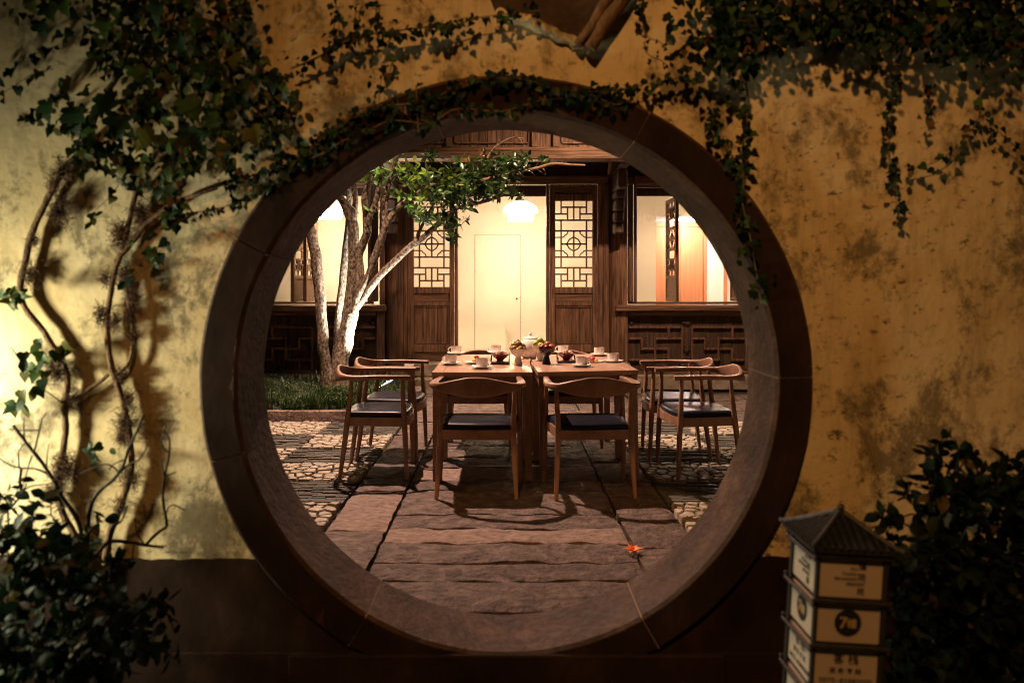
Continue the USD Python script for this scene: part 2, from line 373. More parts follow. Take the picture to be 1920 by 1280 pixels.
# ------------------------------------------------------------------ ground outside and under the yard
solo('ground', ([(-40, -40, -.22), (40, -40, -.22), (40, 60, -.22), (-40, 60, -.22)], [(0, 1, 2, 3)]), 'earth', kind='structure')

# ------------------------------------------------------------------ moon gate wall
GC = (.002, .988)                # centre of the round opening in (x, z)
RI, RO = 1.0, 1.14


def circ(r, a0=0., a1=360., n=96):
    a = np.radians(np.linspace(a0, a1, n, endpoint=abs(a1 - a0) < 359.9))
    return [(GC[0] + r * math.cos(t), GC[1] + r * math.sin(t)) for t in a]


wall = thing('garden_wall', 'ochre plastered garden wall with a round opening and dark painted base', 'wall')
pl = sbox(-5.2, -.25, 5.2, 3.3).difference(Polygon(circ(RO - .02, n=180)))
part(wall, 'plaster', prism(pl, 3.0, 3.30), 'ochre_plaster')
dx_ = np.arange(-5.2, 5.21, .025); dz_ = .33 + .030 * (meshkit.fbm(np.c_[dx_ * 9, 0 * dx_, 0 * dx_], 4, 2) - .5)
dd = Polygon([(-5.2, -.25), (5.2, -.25), *zip(dx_[::-1], dz_[::-1])]).difference(Polygon(circ(RO - .01, n=180)))
part(wall, 'painted_base', prism(dd, 2.988, 2.999), 'dado_paint')
part(wall, 'painted_base', prism(sbox(-5.2, -.25, 5.2, -.02).difference(Polygon(circ(RO - .01, n=180))), 2.974, 2.987), 'dado_paint')
# fallen render above the gate: flat old brick, hollow's shade painted dark, ragged lip
rim = [P(x, y, 2.99) for x, y in [(905, -40), (930, 25), (985, 42), (1040, 62), (1088, 86), (1112, 60), (1150, 10), (1180, -45)]]
rp = Polygon([(q[0], q[2]) for q in rim])
part(wall, 'bare_brick', prism(rp, 2.992, 3.001), 'brick_dark')
sp = spline([q for q in rim[1:6]], n=26); sp[:, 2] += (meshkit.noise(sp * 25, 3) - .5) * .02
part(wall, 'render_lip', tube(sp, .016 + .012 * meshkit.noise(sp * 20, 5), 8, seed=3, wob=.3), 'ochre_plaster', smooth=True)

gate = thing('moon_gate', 'round moon gate ring of dark stone framing the courtyard', 'gate')
JT = [62, 1, -60, -121, -165, -208, -255]         # joints between the ring stones, degrees
rng = np.random.default_rng(11)
jts = sorted([a % 360 for a in JT]); jts.append(jts[0] + 360)
for a0, a1 in zip(jts[:-1], jts[1:]):
    na = max(6, int((a1 - a0) / 2.2)); aa = np.radians(np.linspace(a0 + .13, a1 - .13, na))
    c = .012; y0, y1 = 2.962, 3.32
    prof = [(RI, y0 + c), (RI + c, y0), (RO - c, y0), (RO, y0 + c), (RO, y1), (RI + c, y1), (RI, y1 - c)]
    k = len(prof); V = []
    for t in aa:
        for r, y in prof:
            w = .010 * (float(meshkit.fbm(np.array([math.cos(t) * 9 * r, y * 9, math.sin(t) * 9 * r]), 3, 4)) - .5)
            V.append((GC[0] + (r + w) * math.cos(t), y + w, GC[1] + (r + w) * math.sin(t)))
    F = []
    for i in range(na - 1):
        for j in range(k):
            a, b, c2, d = i * k + j, i * k + (j + 1) % k, (i + 1) * k + (j + 1) % k, (i + 1) * k + j
            F += [(a, d, c2), (a, c2, b)]
    for base, rev in ((0, False), ((na - 1) * k, True)):
        for j in range(1, k - 1):
            t3 = (base, base + j, base + j + 1); F.append(t3[::-1] if rev else t3)
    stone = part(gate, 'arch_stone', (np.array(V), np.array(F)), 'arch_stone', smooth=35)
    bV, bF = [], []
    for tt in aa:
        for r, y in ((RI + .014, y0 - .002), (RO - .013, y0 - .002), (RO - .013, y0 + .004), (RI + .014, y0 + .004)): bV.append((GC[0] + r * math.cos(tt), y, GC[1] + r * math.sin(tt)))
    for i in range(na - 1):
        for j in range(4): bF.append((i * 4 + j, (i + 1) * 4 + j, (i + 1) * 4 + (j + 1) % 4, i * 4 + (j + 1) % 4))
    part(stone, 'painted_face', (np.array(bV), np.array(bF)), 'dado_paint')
    t = math.radians(a0)
    mm = cbox(RI + .003, RO - .003, y0 + .004, y1 - .004, -.0028, .0028, .001)
    v = mm[0]; ca, sa = math.cos(t), math.sin(t)
    part(gate, 'mortar_joint', (np.stack([GC[0] + v[:, 0] * ca - v[:, 2] * sa, v[:, 1], GC[1] + v[:, 0] * sa + v[:, 2] * ca], 1), mm[1]), 'mortar')
solo('gate_step', cbox(-.80, .81, 2.94, 2.961, -.215, -.012, .006), 'dado_paint', kind='structure')

# ------------------------------------------------------------------ courtyard paving
pave = thing('courtyard_paving', kind='structure')
part(pave, 'earth_bed', cbox(-5.2, 5.2, 3.3, 13.8, -.2, -.04, .001), 'earth')
rng = np.random.default_rng(5)


def slab(x0, x1, y0, y1, seed, rough=.006, nx=None, ny=None, top=0.):
    nx = nx or max(5, int((x1 - x0) / .035)); ny = ny or max(5, int((y1 - y0) / .03))
    g = .010
    X, Y = np.meshgrid(np.linspace(x0 + g, x1 - g, nx), np.linspace(y0 + g, y1 - g, ny), indexing='ij')
    q = np.stack([X, Y, np.full_like(X, seed * 1.7)], -1)
    Z = top + rough * 2.4 * (meshkit.fbm(q * (8, 9, 1), 4, seed) - .5)
    e = np.minimum(np.minimum(X - x0, x1 - X) / .05, np.minimum(Y - y0, y1 - Y) / .04)
    Z -= .010 * np.clip(1 - e, 0, 1) ** 2
    X = X + .010 * (meshkit.noise(q * (3, 14, 1), seed + 9) - .5) * (np.minimum(X - x0, x1 - X) < .03)
    Y = Y + .013 * (meshkit.fbm(q * (9, 3, 1), 4, seed + 19) - .5) * (np.minimum(Y - y0, y1 - Y) < .03)
    V = np.stack([X, Y, Z], -1).reshape(-1, 3); idx = np.arange(nx * ny).reshape(nx, ny)
    F = np.stack([idx[:-1, :-1], idx[1:, :-1], idx[1:, 1:], idx[:-1, 1:]], -1).reshape(-1, 4)
    loop = np.r_[idx[:, 0], idx[-1, 1:], idx[::-1, -1][1:], idx[0, ::-1][1:-1]]
    lo = V[loop].copy(); lo[:, 2] = -.045; n = len(V); m = len(loop)
    S = np.stack([loop, n + np.arange(m), n + (np.arange(m) + 1) % m, np.roll(loop, -1)], 1)
    return np.vstack([V, lo]), np.vstack([F, S])


YC = [3.325, 3.66, 3.90, 4.20, 4.45, 4.72, 5.27, 5.53, 5.95, 6.28, 6.75, 7.25, 7.92]
XJ = .655
sd = 1
for y0, y1 in zip(YC[:-1], YC[1:]):
    part(pave, 'paving_slab', slab(-XJ if y0 > 3.4 else -1.25, XJ if y0 > 3.4 else 1.25, y0, y1, sd, rough=.016), 'slab_stone' if sd % 4 else 'slab_stone_rough', smooth=50); sd += 1
for s in (-1, 1):
    ys = [3.66, 4.43, 5.25, 5.62, 6.5, 7.25, 7.92] if s < 0 else [3.66, 4.12, 4.74, 5.5, 6.1, 6.9, 7.92]
    for y0, y1 in zip(ys[:-1], ys[1:]):
        a, b = sorted((s * XJ, s * 1.0))
        part(pave, 'paving_slab', slab(a, b, y0, y1, sd, rough=.014), 'slab_stone_rough' if (s < 0 and y0 == 4.43) else 'slab_stone', smooth=50); sd += 1
yr = [7.92, 8.62, 9.35, 9.96]
for r_, (y0, y1) in enumerate(zip(yr[:-1], yr[1:])):
    x = -1.02
    while x < 5.1:
        w = rng.uniform(.75, 1.45); x1 = min(x + w, 5.15)
        part(pave, 'paving_slab', slab(x, x1, y0, y1, sd, rough=.007, nx=12, ny=9), 'slab_stone', smooth=50); sd += 1; x = x1
# chequered panels: pebbles and slates set on edge
RY = [3.32, 3.86, 4.41, 4.96, 5.53, 6.08, 6.62, 7.20, 7.90]
CX = [1.005, 1.71, 2.42, 3.13, 3.84, 4.55]
cobbles, slates = [], []
for s in (-1, 1):
    for r_, (y0, y1) in enumerate(zip(RY[:-1], RY[1:])):
        for c_, (a, b) in enumerate(zip(CX[:-1], CX[1:])):
            x0, x1 = sorted((s * a, s * b))
            if (r_ + c_) % 2 == 0:       # pebbles
                nx, ny = max(5, int(.70 / .082)), max(4, int((y1 - y0) / .062))
                pts = [((i + .5 + rng.uniform(-.42, .42)) / nx, (j + .5 + rng.uniform(-.42, .42)) / ny) for i in range(-2, nx + 2) for j in range(-2, ny + 2)]
                pts = np.array(pts) * (x1 - x0, y1 - y0) + (x0, y0)
                vo = Voronoi(pts); bx = sbox(x0 + .003, y0 + .003, x1 - .003, y1 - .003)
                for reg in vo.point_region:
                    rg = vo.regions[reg]
                    if -1 in rg or len(rg) < 3: continue
                    pg = Polygon(vo.vertices[rg]).intersection(bx)
                    if pg.is_empty or pg.area < .0012: continue
                    gap = rng.uniform(.003, .007)
                    pg = pg.buffer(-gap - .010).buffer(.010, quad_segs=2).simplify(.002)
                    if pg.is_empty or pg.geom_type != 'Polygon': continue
                    ring = np.array(pg.exterior.coords)[:-1]; cc = ring.mean(0); h = rng.uniform(.0, .012); n = len(ring)
                    V = np.vstack([np.c_[ring, np.full(n, -.04)], np.c_[ring, np.full(n, -.012 + h)], np.c_[cc + (ring - cc) * .84, np.full(n, -.001 + h)], [[*cc, .003 + h]]])
                    i = np.arange(n); j = (i + 1) % n
                    F = np.vstack([np.stack([k * n + i, k * n + j, (k + 1) * n + j], 1) for k in (0, 1)] + [np.stack([k * n + i, (k + 1) * n + j, (k + 1) * n + i], 1) for k in (0, 1)] + [np.stack([2 * n + i, 2 * n + j, np.full(n, 3 * n)], 1)])
                    cobbles.append((pg.area / (cc[1] ** 2 + cc[0] ** 2), (V, F), abs(cc[0]) < .33 * cc[1] + .1))
            else:                        # slates on edge
                y = y0 + .004
                while y < y1 - .012:
                    t = rng.uniform(.011, .024); x = x0 + .003 - rng.uniform(0, .1)
                    while x < x1 - .01:
                        L = rng.uniform(.10, .30); u0, u1 = max(x, x0 + .003), min(x + L, x1 - .003)
                        if u1 - u0 > .02:
                            z = -.004 + rng.uniform(-.012, .008); dy = rng.uniform(-.003, .003)
                            slates.append(cbox(u0, u1 - .003, y + dy, min(y + t - .002, y1) + dy, -.045, z, .002))
                        x += L
                    y += t
cobbles.sort(key=lambda q: (not q[2], -q[0]))
for _, m, _v in cobbles[:300]: part(pave, 'cobblestone', m, 'cobble', smooth=40)
part(pave, 'small_cobbles', join([m for _, m, _v in cobbles[300:]]), 'cobble', kind='stuff', smooth=40)
part(pave, 'slate_strips', join(slates), 'slate', kind='stuff')

# planting bed with stone kerb
bed = thing('planting_bed', kind='structure')
part(bed, 'bed_soil', cbox(-4.6, -1.07, 8.03, 10.3, -.02, .07, .02), 'earth')
kx = -4.7
while kx < -1.2:
    k1 = min(kx + rng.uniform(.8, 1.2), -1.0)
    if -1.0 - k1 < .3: k1 = -1.0
    v, f = slab(kx, k1, 7.92, 8.06, sd, rough=.006, nx=12, ny=5, top=.10); v[:, 2][v[:, 2] < -.04] = -.03
    part(bed, 'kerb_stone', (v, f), 'slab_stone_rough', smooth=50); sd += 1; kx = k1
v, f = slab(-1.13, -1.0, 8.065, 9.95, sd, rough=.006, nx=4, ny=20, top=.10); part(bed, 'kerb_stone', (v, f), 'slab_stone_rough', smooth=50)

# ------------------------------------------------------------------ timber hall
hall = thing('timber_hall', 'old dark timber hall with lattice doors, wide windows and a bright open doorway', 'building')


def fb(name, x0, x1, y0, y1, Yf=10.5, dep=.06, m='timber_upright', par=None, c=.006, label=None):
    """A board of the front: x and y as measured at the depth of the front (10.5 m), its face at Yf."""
    return part(par or hall, name, cbox(FX(x0), FX(x1), Yf, Yf + dep, FZ(y1), FZ(y0), c), m, label)


def fbox(x0, x1, y0, y1, Yf=10.5, dep=.06, c=.005): return cbox(FX(x0), FX(x1), Yf, Yf + dep, FZ(y1), FZ(y0), c)


# stone base and steps
for x0, x1 in ((1192, 1330), (1331, 1480), (1481, 1640), (1641, 1690)):
    fb('base_stone', x0, x1, 700.5, 729, 10.36, .3, 'step_stone', c=.015)
for x0, x1 in ((210, 380), (381, 560), (561, 747)):
    fb('base_stone', x0, x1, 700.5, 729, 10.36, .3, 'step_stone', c=.015)
st = thing('stone_steps', 'two low stone steps up to the open doorway behind the table', 'steps')
part(st, 'step', cbox(FX(781), FX(966), 10.18, 10.62, .18, .35, .014), 'step_stone')
part(st, 'step', cbox(FX(967), FX(1176), 10.18, 10.62, .18, .348, .014), 'step_stone')
part(st, 'step', cbox(FX(751), FX(1000), 9.97, 10.5, -.02, .176, .014), 'step_stone')
part(st, 'step', cbox(FX(1001), FX(1190), 9.97, 10.5, -.02, .174, .014), 'step_stone')
# posts
for x0, x1 in ((722, 757), (1143, 1175)):
    part(hall, 'post', tube([(FX((x0 + x1) / 2), 10.56, -.02), (FX((x0 + x1) / 2), 10.56, 3.2)], .125, 18), 'timber_upright', smooth=40)
for x0, x1 in ((735, 746), (747, 757), (757.5, 764.5), (1120.5, 1129.5), (1130, 1141), (1165, 1175)):
    fb('jamb_board', x0, x1, 345.6, 701 if x0 > 1141 or x0 < 747 else 677, 10.44, .1)
for s in (-1, 1):
    part(hall, 'post', tube([(s * 4.7, 10.56, -.02), (s * 4.7, 10.56, 3.2)], .14, 14), 'timber_upright', smooth=40)
# head beams
for x0, x1 in ((280, 722), (745, 1141), (1176, 1620)):
    fb('lintel', x0, x1, 330.5, 345, 10.46, .12, 'timber_level')
    fb('upper_board', x0, x1, 285, 330, 10.62, .05, 'timber_dark')
fb('transom', 858, 1026, 345.5, 366, 10.62, .05, 'timber_dark')
fb('transom', 1192, 1620, 351, 366, 10.58, .05, 'timber_dark'); fb('transom', 1192, 1620, 345.4, 350.5, 10.55, .06, 'timber_level')
fb('transom', 280, 690, 351, 366, 10.58, .05, 'timber_dark'); fb('transom', 280, 690, 345.4, 350.5, 10.55, .06, 'timber_level')
# bracket under the eave, built of shrinking carved blocks
for pxc in (1154, 740):
    for i, (y0, y1, d) in enumerate(((298, 330, .95), (331, 364, .62), (365, 378, .46), (379, 400, .40), (401, 420, .34), (421, 441, .27))):
        w = 8.5 - .35 * (i > 2)
        part(hall, 'bracket_block', cbox(FX(pxc - w), FX(pxc + w), 10.43 - d, 10.43, FZ(y1), FZ(y0), .02), 'timber_dark')

# lattice doors
LU = 1 / 760.


def lattice(X0, X1, Z0, Z1, yf):
    """The panel pattern of the doors in one rectangle (front plane yf), as bars."""
    W, H = X1 - X0, Z1 - Z0
    x = lambda u: X0 + (u - 240) / 760 * W
    z = lambda v: Z1 - (v - 600) / 1725 * H
    b = .020; out = []
    def hb(u0, u1, v): out.append(cbox(x(u0), x(u1), yf, yf + .022, z(v) - b * .55, z(v) + b * .55, .002))
    def vb(u, v0, v1): out.append(cbox(x(u) - b * .5, x(u) + b * .5, yf + .0025, yf + .0205, z(v1), z(v0), .002))
    for v in (985, 1200, 1725, 1940): hb(240, 1000, v)
    for u in (360, 880):
        vb(u, 600, 860); vb(u, 985, 1200); vb(u, 1200, 1725); vb(u, 1725, 1940); vb(u, 2070, 2325)
    vb(620, 600, 985); vb(620, 1200, 1725); vb(620, 1940, 2325)
    hb(360, 880, 725); hb(360, 880, 2200)
    for u0, u1, u in ((240, 493, 493), (747, 1000, 747)):
        hb(u0, u1, 860); hb(u0, u1, 2070); vb(u, 725, 985); vb(u, 1940, 2200)
    hb(360, 880, 1463)
    R = 140
    ring = []
    for a in np.linspace(0, 2 * math.pi, 65):
        r = R * (1 - .13 * abs(math.sin(2 * a)) ** .6 + .04 * abs(math.cos(4 * a)))
        ring.append((x(620 + r * math.cos(a)), yf + .011, z(1463 + r * math.sin(a) * .98)))
    out.append(tube(ring, .0095, 6, cap=False))
    for sx in (-1, 1):
        for sz in (-1, 1):
            cx, cz = 620 + sx * 120, 1463 + sz * 263
            pts = [(620 + sx * 380, 1463 + sz * 133), (620 + sx * 245, 1463 + sz * 133), (620 + sx * 205, 1463 + sz * 142), (620 + sx * 185, 1463 + sz * 172),
                   (620 + sx * 150, 1463 + sz * 190), (620 + sx * 128, 1463 + sz * 222), (620 + sx * 122, 1463 + sz * 263)]
            out.append(tube([(x(u), yf + .011, z(v)) for u, v in pts], .009, 6))
    return join(out)


def raised(parent, name, X0, X1, Z0, Z1, yf, m='timber_upright', planks=1):
    """A recessed field of upright boards."""
    w = (X1 - X0) / planks
    for i in range(planks):
        part(parent, name, cbox(X0 + i * w + .001, X0 + (i + 1) * w - .001, yf + .002 * (i % 2), yf + .03, Z0, Z1, .003), m)


def door_leaf(x0, x1, label):
    """x0, x1 in photo columns at the front plane."""
    fr = []
    s = 10.5
    for a, b in ((x0, x0 + 11), (x1 - 9, x1)): fr.append(fbox(a, b, 346.5, 677, 10.47, .055))
    for a, b in ((346.5, 352), (364, 377), (538, 550), (566, 573), (645, 660)): fr.append(fbox(x0 + 10.6, x1 - 8.6, a, b, 10.473, .05))
    d = part(hall, 'door_leaf', join(fr), 'timber_upright', label)
    part(d, 'lattice', lattice(FX(x0 + 11), FX(x1 - 9), FZ(538), FZ(377), 10.485), 'timber_upright')
    raised(d, 'top_panel', FX(x0 + 11), FX(x1 - 9), FZ(364), FZ(352), 10.50, 'timber_level')
    raised(d, 'waist_panel', FX(x0 + 11), FX(x1 - 9), FZ(566), FZ(550), 10.495, 'timber_level')
    raised(d, 'lower_panel', FX(x0 + 11), FX(x1 - 9), FZ(645), FZ(573), 10.50, planks=3)
    raised(d, 'foot_panel', FX(x0 + 11), FX(x1 - 9), FZ(677), FZ(660), 10.495, 'timber_level')
    part(d, 'moulding', join([fbox(x0 + 12, x1 - 10, 574, 576, 10.484, .016, .002), fbox(x0 + 12, x1 - 10, 642, 644, 10.484, .016, .002), fbox(x0 + 12, x0 + 14, 576, 642, 10.4845, .016, .002), fbox(x1 - 12, x1 - 10, 576, 642, 10.4845, .016, .002)]), 'timber_upright')
    return d


door_leaf(1030, 1119.5, 'lattice door right of the doorway')
door_leaf(765, 852, 'lattice door left of the doorway, half behind leaves')
fb('door_frame', 1024, 1029.4, 346, 677, 10.46, .14); fb('door_frame', 853, 858.5, 346, 677, 10.46, .14)
fb('threshold', 853, 1030, 677.3, 684, 10.40, .2, 'timber_level')

# windows: sill, frame and the panelled apron below


def apron(x0, x1, mirror=False):
    ap = fb('apron_panel', x0, x1, 592.2, 700, 10.54, .05)
    n = int((x1 - x0) / 16)
    for i in range(n):
        a = x0 + (x1 - x0) * i / n
        fb('apron_board', a + .2, a + (x1 - x0) / n - .2, 593, 699, 10.532 - .003 * (i % 3), .007, 'timber_dark', par=ap, c=.002)
    fb('apron_rail', x0, x1, 583.6, 592, 10.46, .1, 'timber_level')
    fb('apron_rail', x0, x1, 694, 700, 10.46, .09, 'timber_level')
    if not mirror: org = lambda u: x0 + (u - 165) / 7.11
    else: org = lambda u: x1 - (u - 165) / 7.11
    yy = lambda v: 550 + v / 7.11
    bars = []
    def H(u0, u1, v, k=0., w=15):
        a, b = sorted((org(u0 - w), org(u1 + w))); bars.append(fbox(a, b, yy(v - w), yy(v + w), 10.478 + k, .054 - k, .004))
    def V(u, v0, v1, w=15):
        a, b = sorted((org(u - w), org(u + w))); bars.append(fbox(a, b, yy(v0 - w + .5), yy(v1 + w - .5), 10.4755, .056, .004))
    off = 0
    orn = []
    while True:
        if abs(org(off + 880) - org(165)) > x1 - x0 - 4: break
        H(190 + off, 880 + off, 450)
        V(710 + off, 470, 580); H(545 + off, 870 + off, 600); V(528 + off, 600, 870); H(360 + off, 705 + off, 738, .003); V(348 + off, 620, 738)
        H(195 + off, 335 + off, 600); H(195 + off, 512 + off, 885); V(706 + off, 755, 890); H(722 + off, 868 + off, 885); V(345 + off, 915, 1000)
        V(1020 + off, 470, 1000); V(890 + off, 470, 1000)
        orn += [(945 + off, 385, 1.25, .75), (952 + off, 740, .8, 1.2)]
        off += 847
    orn.append((215, 385, .5, .8))
    part(ap, 'fretwork', join(bars), 'timber_upright')
    for u, v, sx, sz in orn:
        cx, cz = FX(org(u)), FZ(yy(v)); sc = .062
        sh = []
        for k in range(8):
            t = math.pi / 4 * k + .39
            sh.append(tube(spline([(cx, 10.515, cz), (cx + sc * sx * .6 * math.cos(t), 10.505, cz + sc * sz * .6 * math.sin(t)), (cx + sc * sx * math.cos(t + .35), 10.515, cz + sc * sz * math.sin(t + .35))], n=6), [.009, .011, .010, .008, .008, .004], 6))
        sh.append(ball((cx, 10.512, cz), .016, 1))
        part(ap, 'carved_ornament', join(sh), 'timber_dark', smooth=60)


def casement(hx, ang, z0, z1, w=.62, label=None):
    """A lattice window leaf hung at hx, swung inwards by ang degrees (0 = closed, opening towards -x)."""
    f = [cbox(0, .045, -.022, .022, 0, z1 - z0, .004), cbox(w - .045, w, -.022, .022, 0, z1 - z0, .004)]
    for a in (0, .30, z1 - z0 - .05): f.append(cbox(.0455, w - .0455, -.02, .02, a, a + .05, .004))
    lat = lattice(.045, w - .045, .35, z1 - z0 - .05, -.011)
    pn = cbox(.0455, w - .0455, -.010, .010, .05, .30, .004)
    t = math.radians(180 - ang)
    put = lambda m: xform(m, rz=t, t=(hx, 10.60, z0))
    c = part(hall, 'casement', put(join(f)), 'timber_upright', label)
    part(c, 'lattice', put(lat), 'timber_upright'); part(c, 'panel', put(pn), 'timber_level')


ZS, ZT = FZ(566), FZ(366)
for side in (-1, 1):
    if side > 0: xs = (1152, 1620)
    else: xs = (280, 726)
    fb('window_sill', xs[0], xs[1], 571.5, 583.2, 10.36, .26, 'timber_level', c=.012)
    fb('window_rail', xs[0] + 26, xs[1] - (26 if side < 0 else 0), 565.5, 570, 10.50, .06, 'timber_level')
apron(1177, 1620); apron(300, 706, True)
fb('corner_board', 707, 722, 583.6, 701, 10.45, .1); fb('corner_board', 1166, 1176.5, 583.6, 701, 10.45, .1)
fb('window_post', 1178, 1186.6, 346, 565.3, 10.47, .1); fb('window_post', 1187, 1192, 331, 565.3, 10.40, .06)
fb('window_post', 690, 696.6, 346, 565.3, 10.47, .1); fb('window_post', 697, 708.5, 346, 565.3, 10.50, .06, 'timber_dark')
fb('window_post', 712, 722, 346, 571, 10.47, .1)
casement(FX(1273), 89, ZS, ZT, label='window leaf swung open at right')
casement(FX(1399), 91, ZS, ZT)
casement(FX(544), 90, ZS, ZT, label='window leaf swung open behind the left tree stem')
casement(FX(568), 91, ZS, ZT)

# eave fascia of framed boards above the doors
YE = 9.3
e = lambda px: (px - 948) * YE / 1500
ez = lambda py: 1.35 - (py - 534) * YE / 1500
part(hall, 'eave_beam', cbox(-5.2, 5.2, YE - .09, YE + .1, ez(301), ez(286), .012), 'timber_level')
part(hall, 'eave_rail', cbox(-5.2, 5.2, YE - .05, YE + .06, ez(285.6), ez(277), .008), 'timber_level')
part(hall, 'eave_rail', cbox(-5.2, 5.2, YE - .05, YE + .06, ez(190), ez(180), .008), 'timber_level')
xs = [-5.2, -4.2, -3.25, -2.3] + [e(p) for p in (690, 842, 1002, 1042, 1195, 1350)] + [3.4, 4.3, 5.2]
for i, x in enumerate(xs): part(hall, 'eave_stile', cbox(x - .035, x + .035, YE - .045, YE + .05, ez(276.8), ez(190.3), .006), 'timber_upright')
for a, b in zip(xs[:-1], xs[1:]):
    n = max(1, int((b - a) / .11)); w = (b - a - .07) / n
    for i in range(n):
        part(hall, 'eave_board', cbox(a + .035 + i * w + .0015, a + .035 + (i + 1) * w - .0015, YE + .004 * (i % 2), YE + .03, ez(276.8), ez(190.3), .003), 'timber_upright')
    if b - a > .3:
        part(hall, 'moulding', join([cbox(a + .07, b - .07, YE - .02, YE + .001, ez(270), ez(267), .003), cbox(a + .06, a + .075, YE - .0195, YE + .001, ez(267), ez(195), .003), cbox(b - .075, b - .06, YE - .0195, YE + .001, ez(267), ez(195), .003)]), 'timber_upright')
part(hall, 'soffit', cbox(-5.2, 5.2, YE + .11, 10.9, 2.96, 3.0, .004), 'soffit_wood')
part(hall, 'upper_storey', cbox(-5.2, 5.2, YE + .11, 13.8, 3.35, 5.4, .01), 'timber_dark')

# rooms behind
part(hall, 'room_floor', cbox(-5.2, 5.2, 10.63, 13.6, .12, .2, .002), 'step_stone')
part(hall, 'room_ceiling', cbox(-5.2, 5.2, 10.68, 13.6, 2.76, 2.80, .002), 'ceiling_white')
YB = 12.0
part(hall, 'inner_wall', cbox(-5.2, FX(1230, YB), YB, YB + .12, .2, 2.76, .002), 'pale_interior')
part(hall, 'inner_wall', cbox(FX(1230, YB) + .001, 5.2, YB, YB + .12, 2.38, 2.76, .002), 'pale_interior')
part(hall, 'recess_ceiling', cbox(FX(1230, YB) + .001, 5.2, YB + .121, 13.4, 2.38, 2.42, .002), 'ceiling_white')
for a, b in ((1230, 1275), (1275.6, 1318)):
    part(hall, 'wardrobe_door', cbox(FX(a, 13.2) - (.3 if a == 1230 else 0), FX(b, 13.2), 13.2, 13.23, .2, FZ(425, 13.2), .003), 'wardrobe_wood')
part(hall, 'wardrobe_frame', join([cbox(FX(1200, 13.2), FX(1324, 13.2), 13.17, 13.20, FZ(425, 13.2) + .002, 2.379, .003), cbox(FX(1318.6, 13.2), FX(1324, 13.2), 13.17, 13.24, .2, FZ(425, 13.2), .003)]), 'wardrobe_wood')
part(hall, 'inner_wall', cbox(FX(1324.5, 13.2), 5.2, 13.2, 13.3, .2, 2.379, .002), 'ceiling_white')
part(hall, 'wall_trim', cbox(FX(1356.5, 13.2), FX(1362.5, 13.2), 13.17, 13.198, .2, 2.37, .003), 'wardrobe_wood')
x0, x1, zt = FX(890, YB), FX(976, YB), FZ(440.5, YB)
part(hall, 'flush_door', cbox(x0 + .006, x1 - .006, YB - .006, YB - .001, .21, zt - .006, .002), 'pale_interior')
part(hall, 'door_gap', join([cbox(x0, x0 + .0055, YB - .0045, YB - .001, .21, zt, .001), cbox(x1 - .0055, x1, YB - .0045, YB - .001, .21, zt, .001), cbox(x0 + .0056, x1 - .0056, YB - .0045, YB - .001, zt - .0055, zt, .001)]), 'joint_dark')
part(hall, 'keyhole', xform(tm(trimesh.creation.cylinder(.016, .012, sections=14)), rx=math.pi / 2, t=(FX(969, YB), YB - .011, FZ(560, YB))), 'joint_dark')
part(hall, 'end_wall', cbox(-5.35, -5.2, 10.45, 13.8, -.1, 3.4, .004), 'timber_dark'); part(hall, 'end_wall', cbox(5.2, 5.35, 10.45, 13.8, -.1, 3.4, .004), 'timber_dark')
part(hall, 'back_wall', cbox(-5.2, 5.2, 13.6, 13.75, -.1, 3.34, .004), 'ceiling_white')
part(hall, 'roof', join([cbox(-5.9, 5.9, 8.6 + .35 * i, 9.0 + .35 * i, 5.4 + .2 * i, 5.52 + .2 * i, .01) for i in range(8)]), 'slate')
for s in (-1, 1):
    solo('courtyard_wall', cbox(*sorted((s * 5.2, s * 5.4)), 3.3, 10.44, -.1, 3.3, .01), 'ochre_plaster', kind='structure')
# ------------------------------------------------------------------ pendant lamps
def pendant(pos, label):
    t = thing('pendant_lamp', label, 'lamp', pos, group=None)
    k = 1.0
    lo = [(.001, .0), (.165, .0), (.172, .012), (.172, .115)]
    part(t, 'lower_shade', lathe(lo, 28), 'shade_lower', smooth=40)
    dm = [(.245, .108)] + [(.245 * math.cos(a), .115 + .165 * math.sin(a)) for a in np.linspace(0, 1.45, 12)] + [(.001, .281)]
    part(t, 'dome_shade', lathe(dm, 32), 'shade_dome', smooth=40)
    ribs = [tube([((.247 * math.cos(a)) * math.cos(b), (.247 * math.cos(a)) * math.sin(b), .115 + .167 * math.sin(a)) for a in np.linspace(0, 1.4, 8)], .0016, 4) for b in np.linspace(0, 2 * math.pi, 13)[:-1]]
    ribs += [tube([(.2475 * math.cos(a) * math.cos(b), .2475 * math.cos(a) * math.sin(b), .115 + .167 * math.sin(a)) for b in np.linspace(0, 2 * math.pi, 33)], .0014, 4, cap=False) for a in (0., .28, .56)]
    part(t, 'shade_rib', join(ribs), 'shade_rib')
    part(t, 'cap', lathe([(.001, .275), (.05, .278), (.05, .292), (.012, .294), (.012, .31), (.001, .31)], 16), 'iron_black')
    part(t, 'cord', tube([(0, 0, .3), (0, 0, 2.755 - pos[2])], .004, 6), 'iron_black')
    return t


pendant(PEND_A, 'glowing dome-shaped pendant lamp hanging in the open doorway')
pendant(PEND_C, 'added unseen pendant lamp brightening the right-hand room, behind the gate stone')
pendant(PEND_B, 'glowing pendant lamp in the left window, half hidden by the tree and wall')

# ------------------------------------------------------------------ tree in the bed
rng = np.random.default_rng(21)
YT = 9.15
tree = thing('osmanthus_tree', 'multi-stemmed pale-barked tree with glossy leaves, lit from below', 'tree')


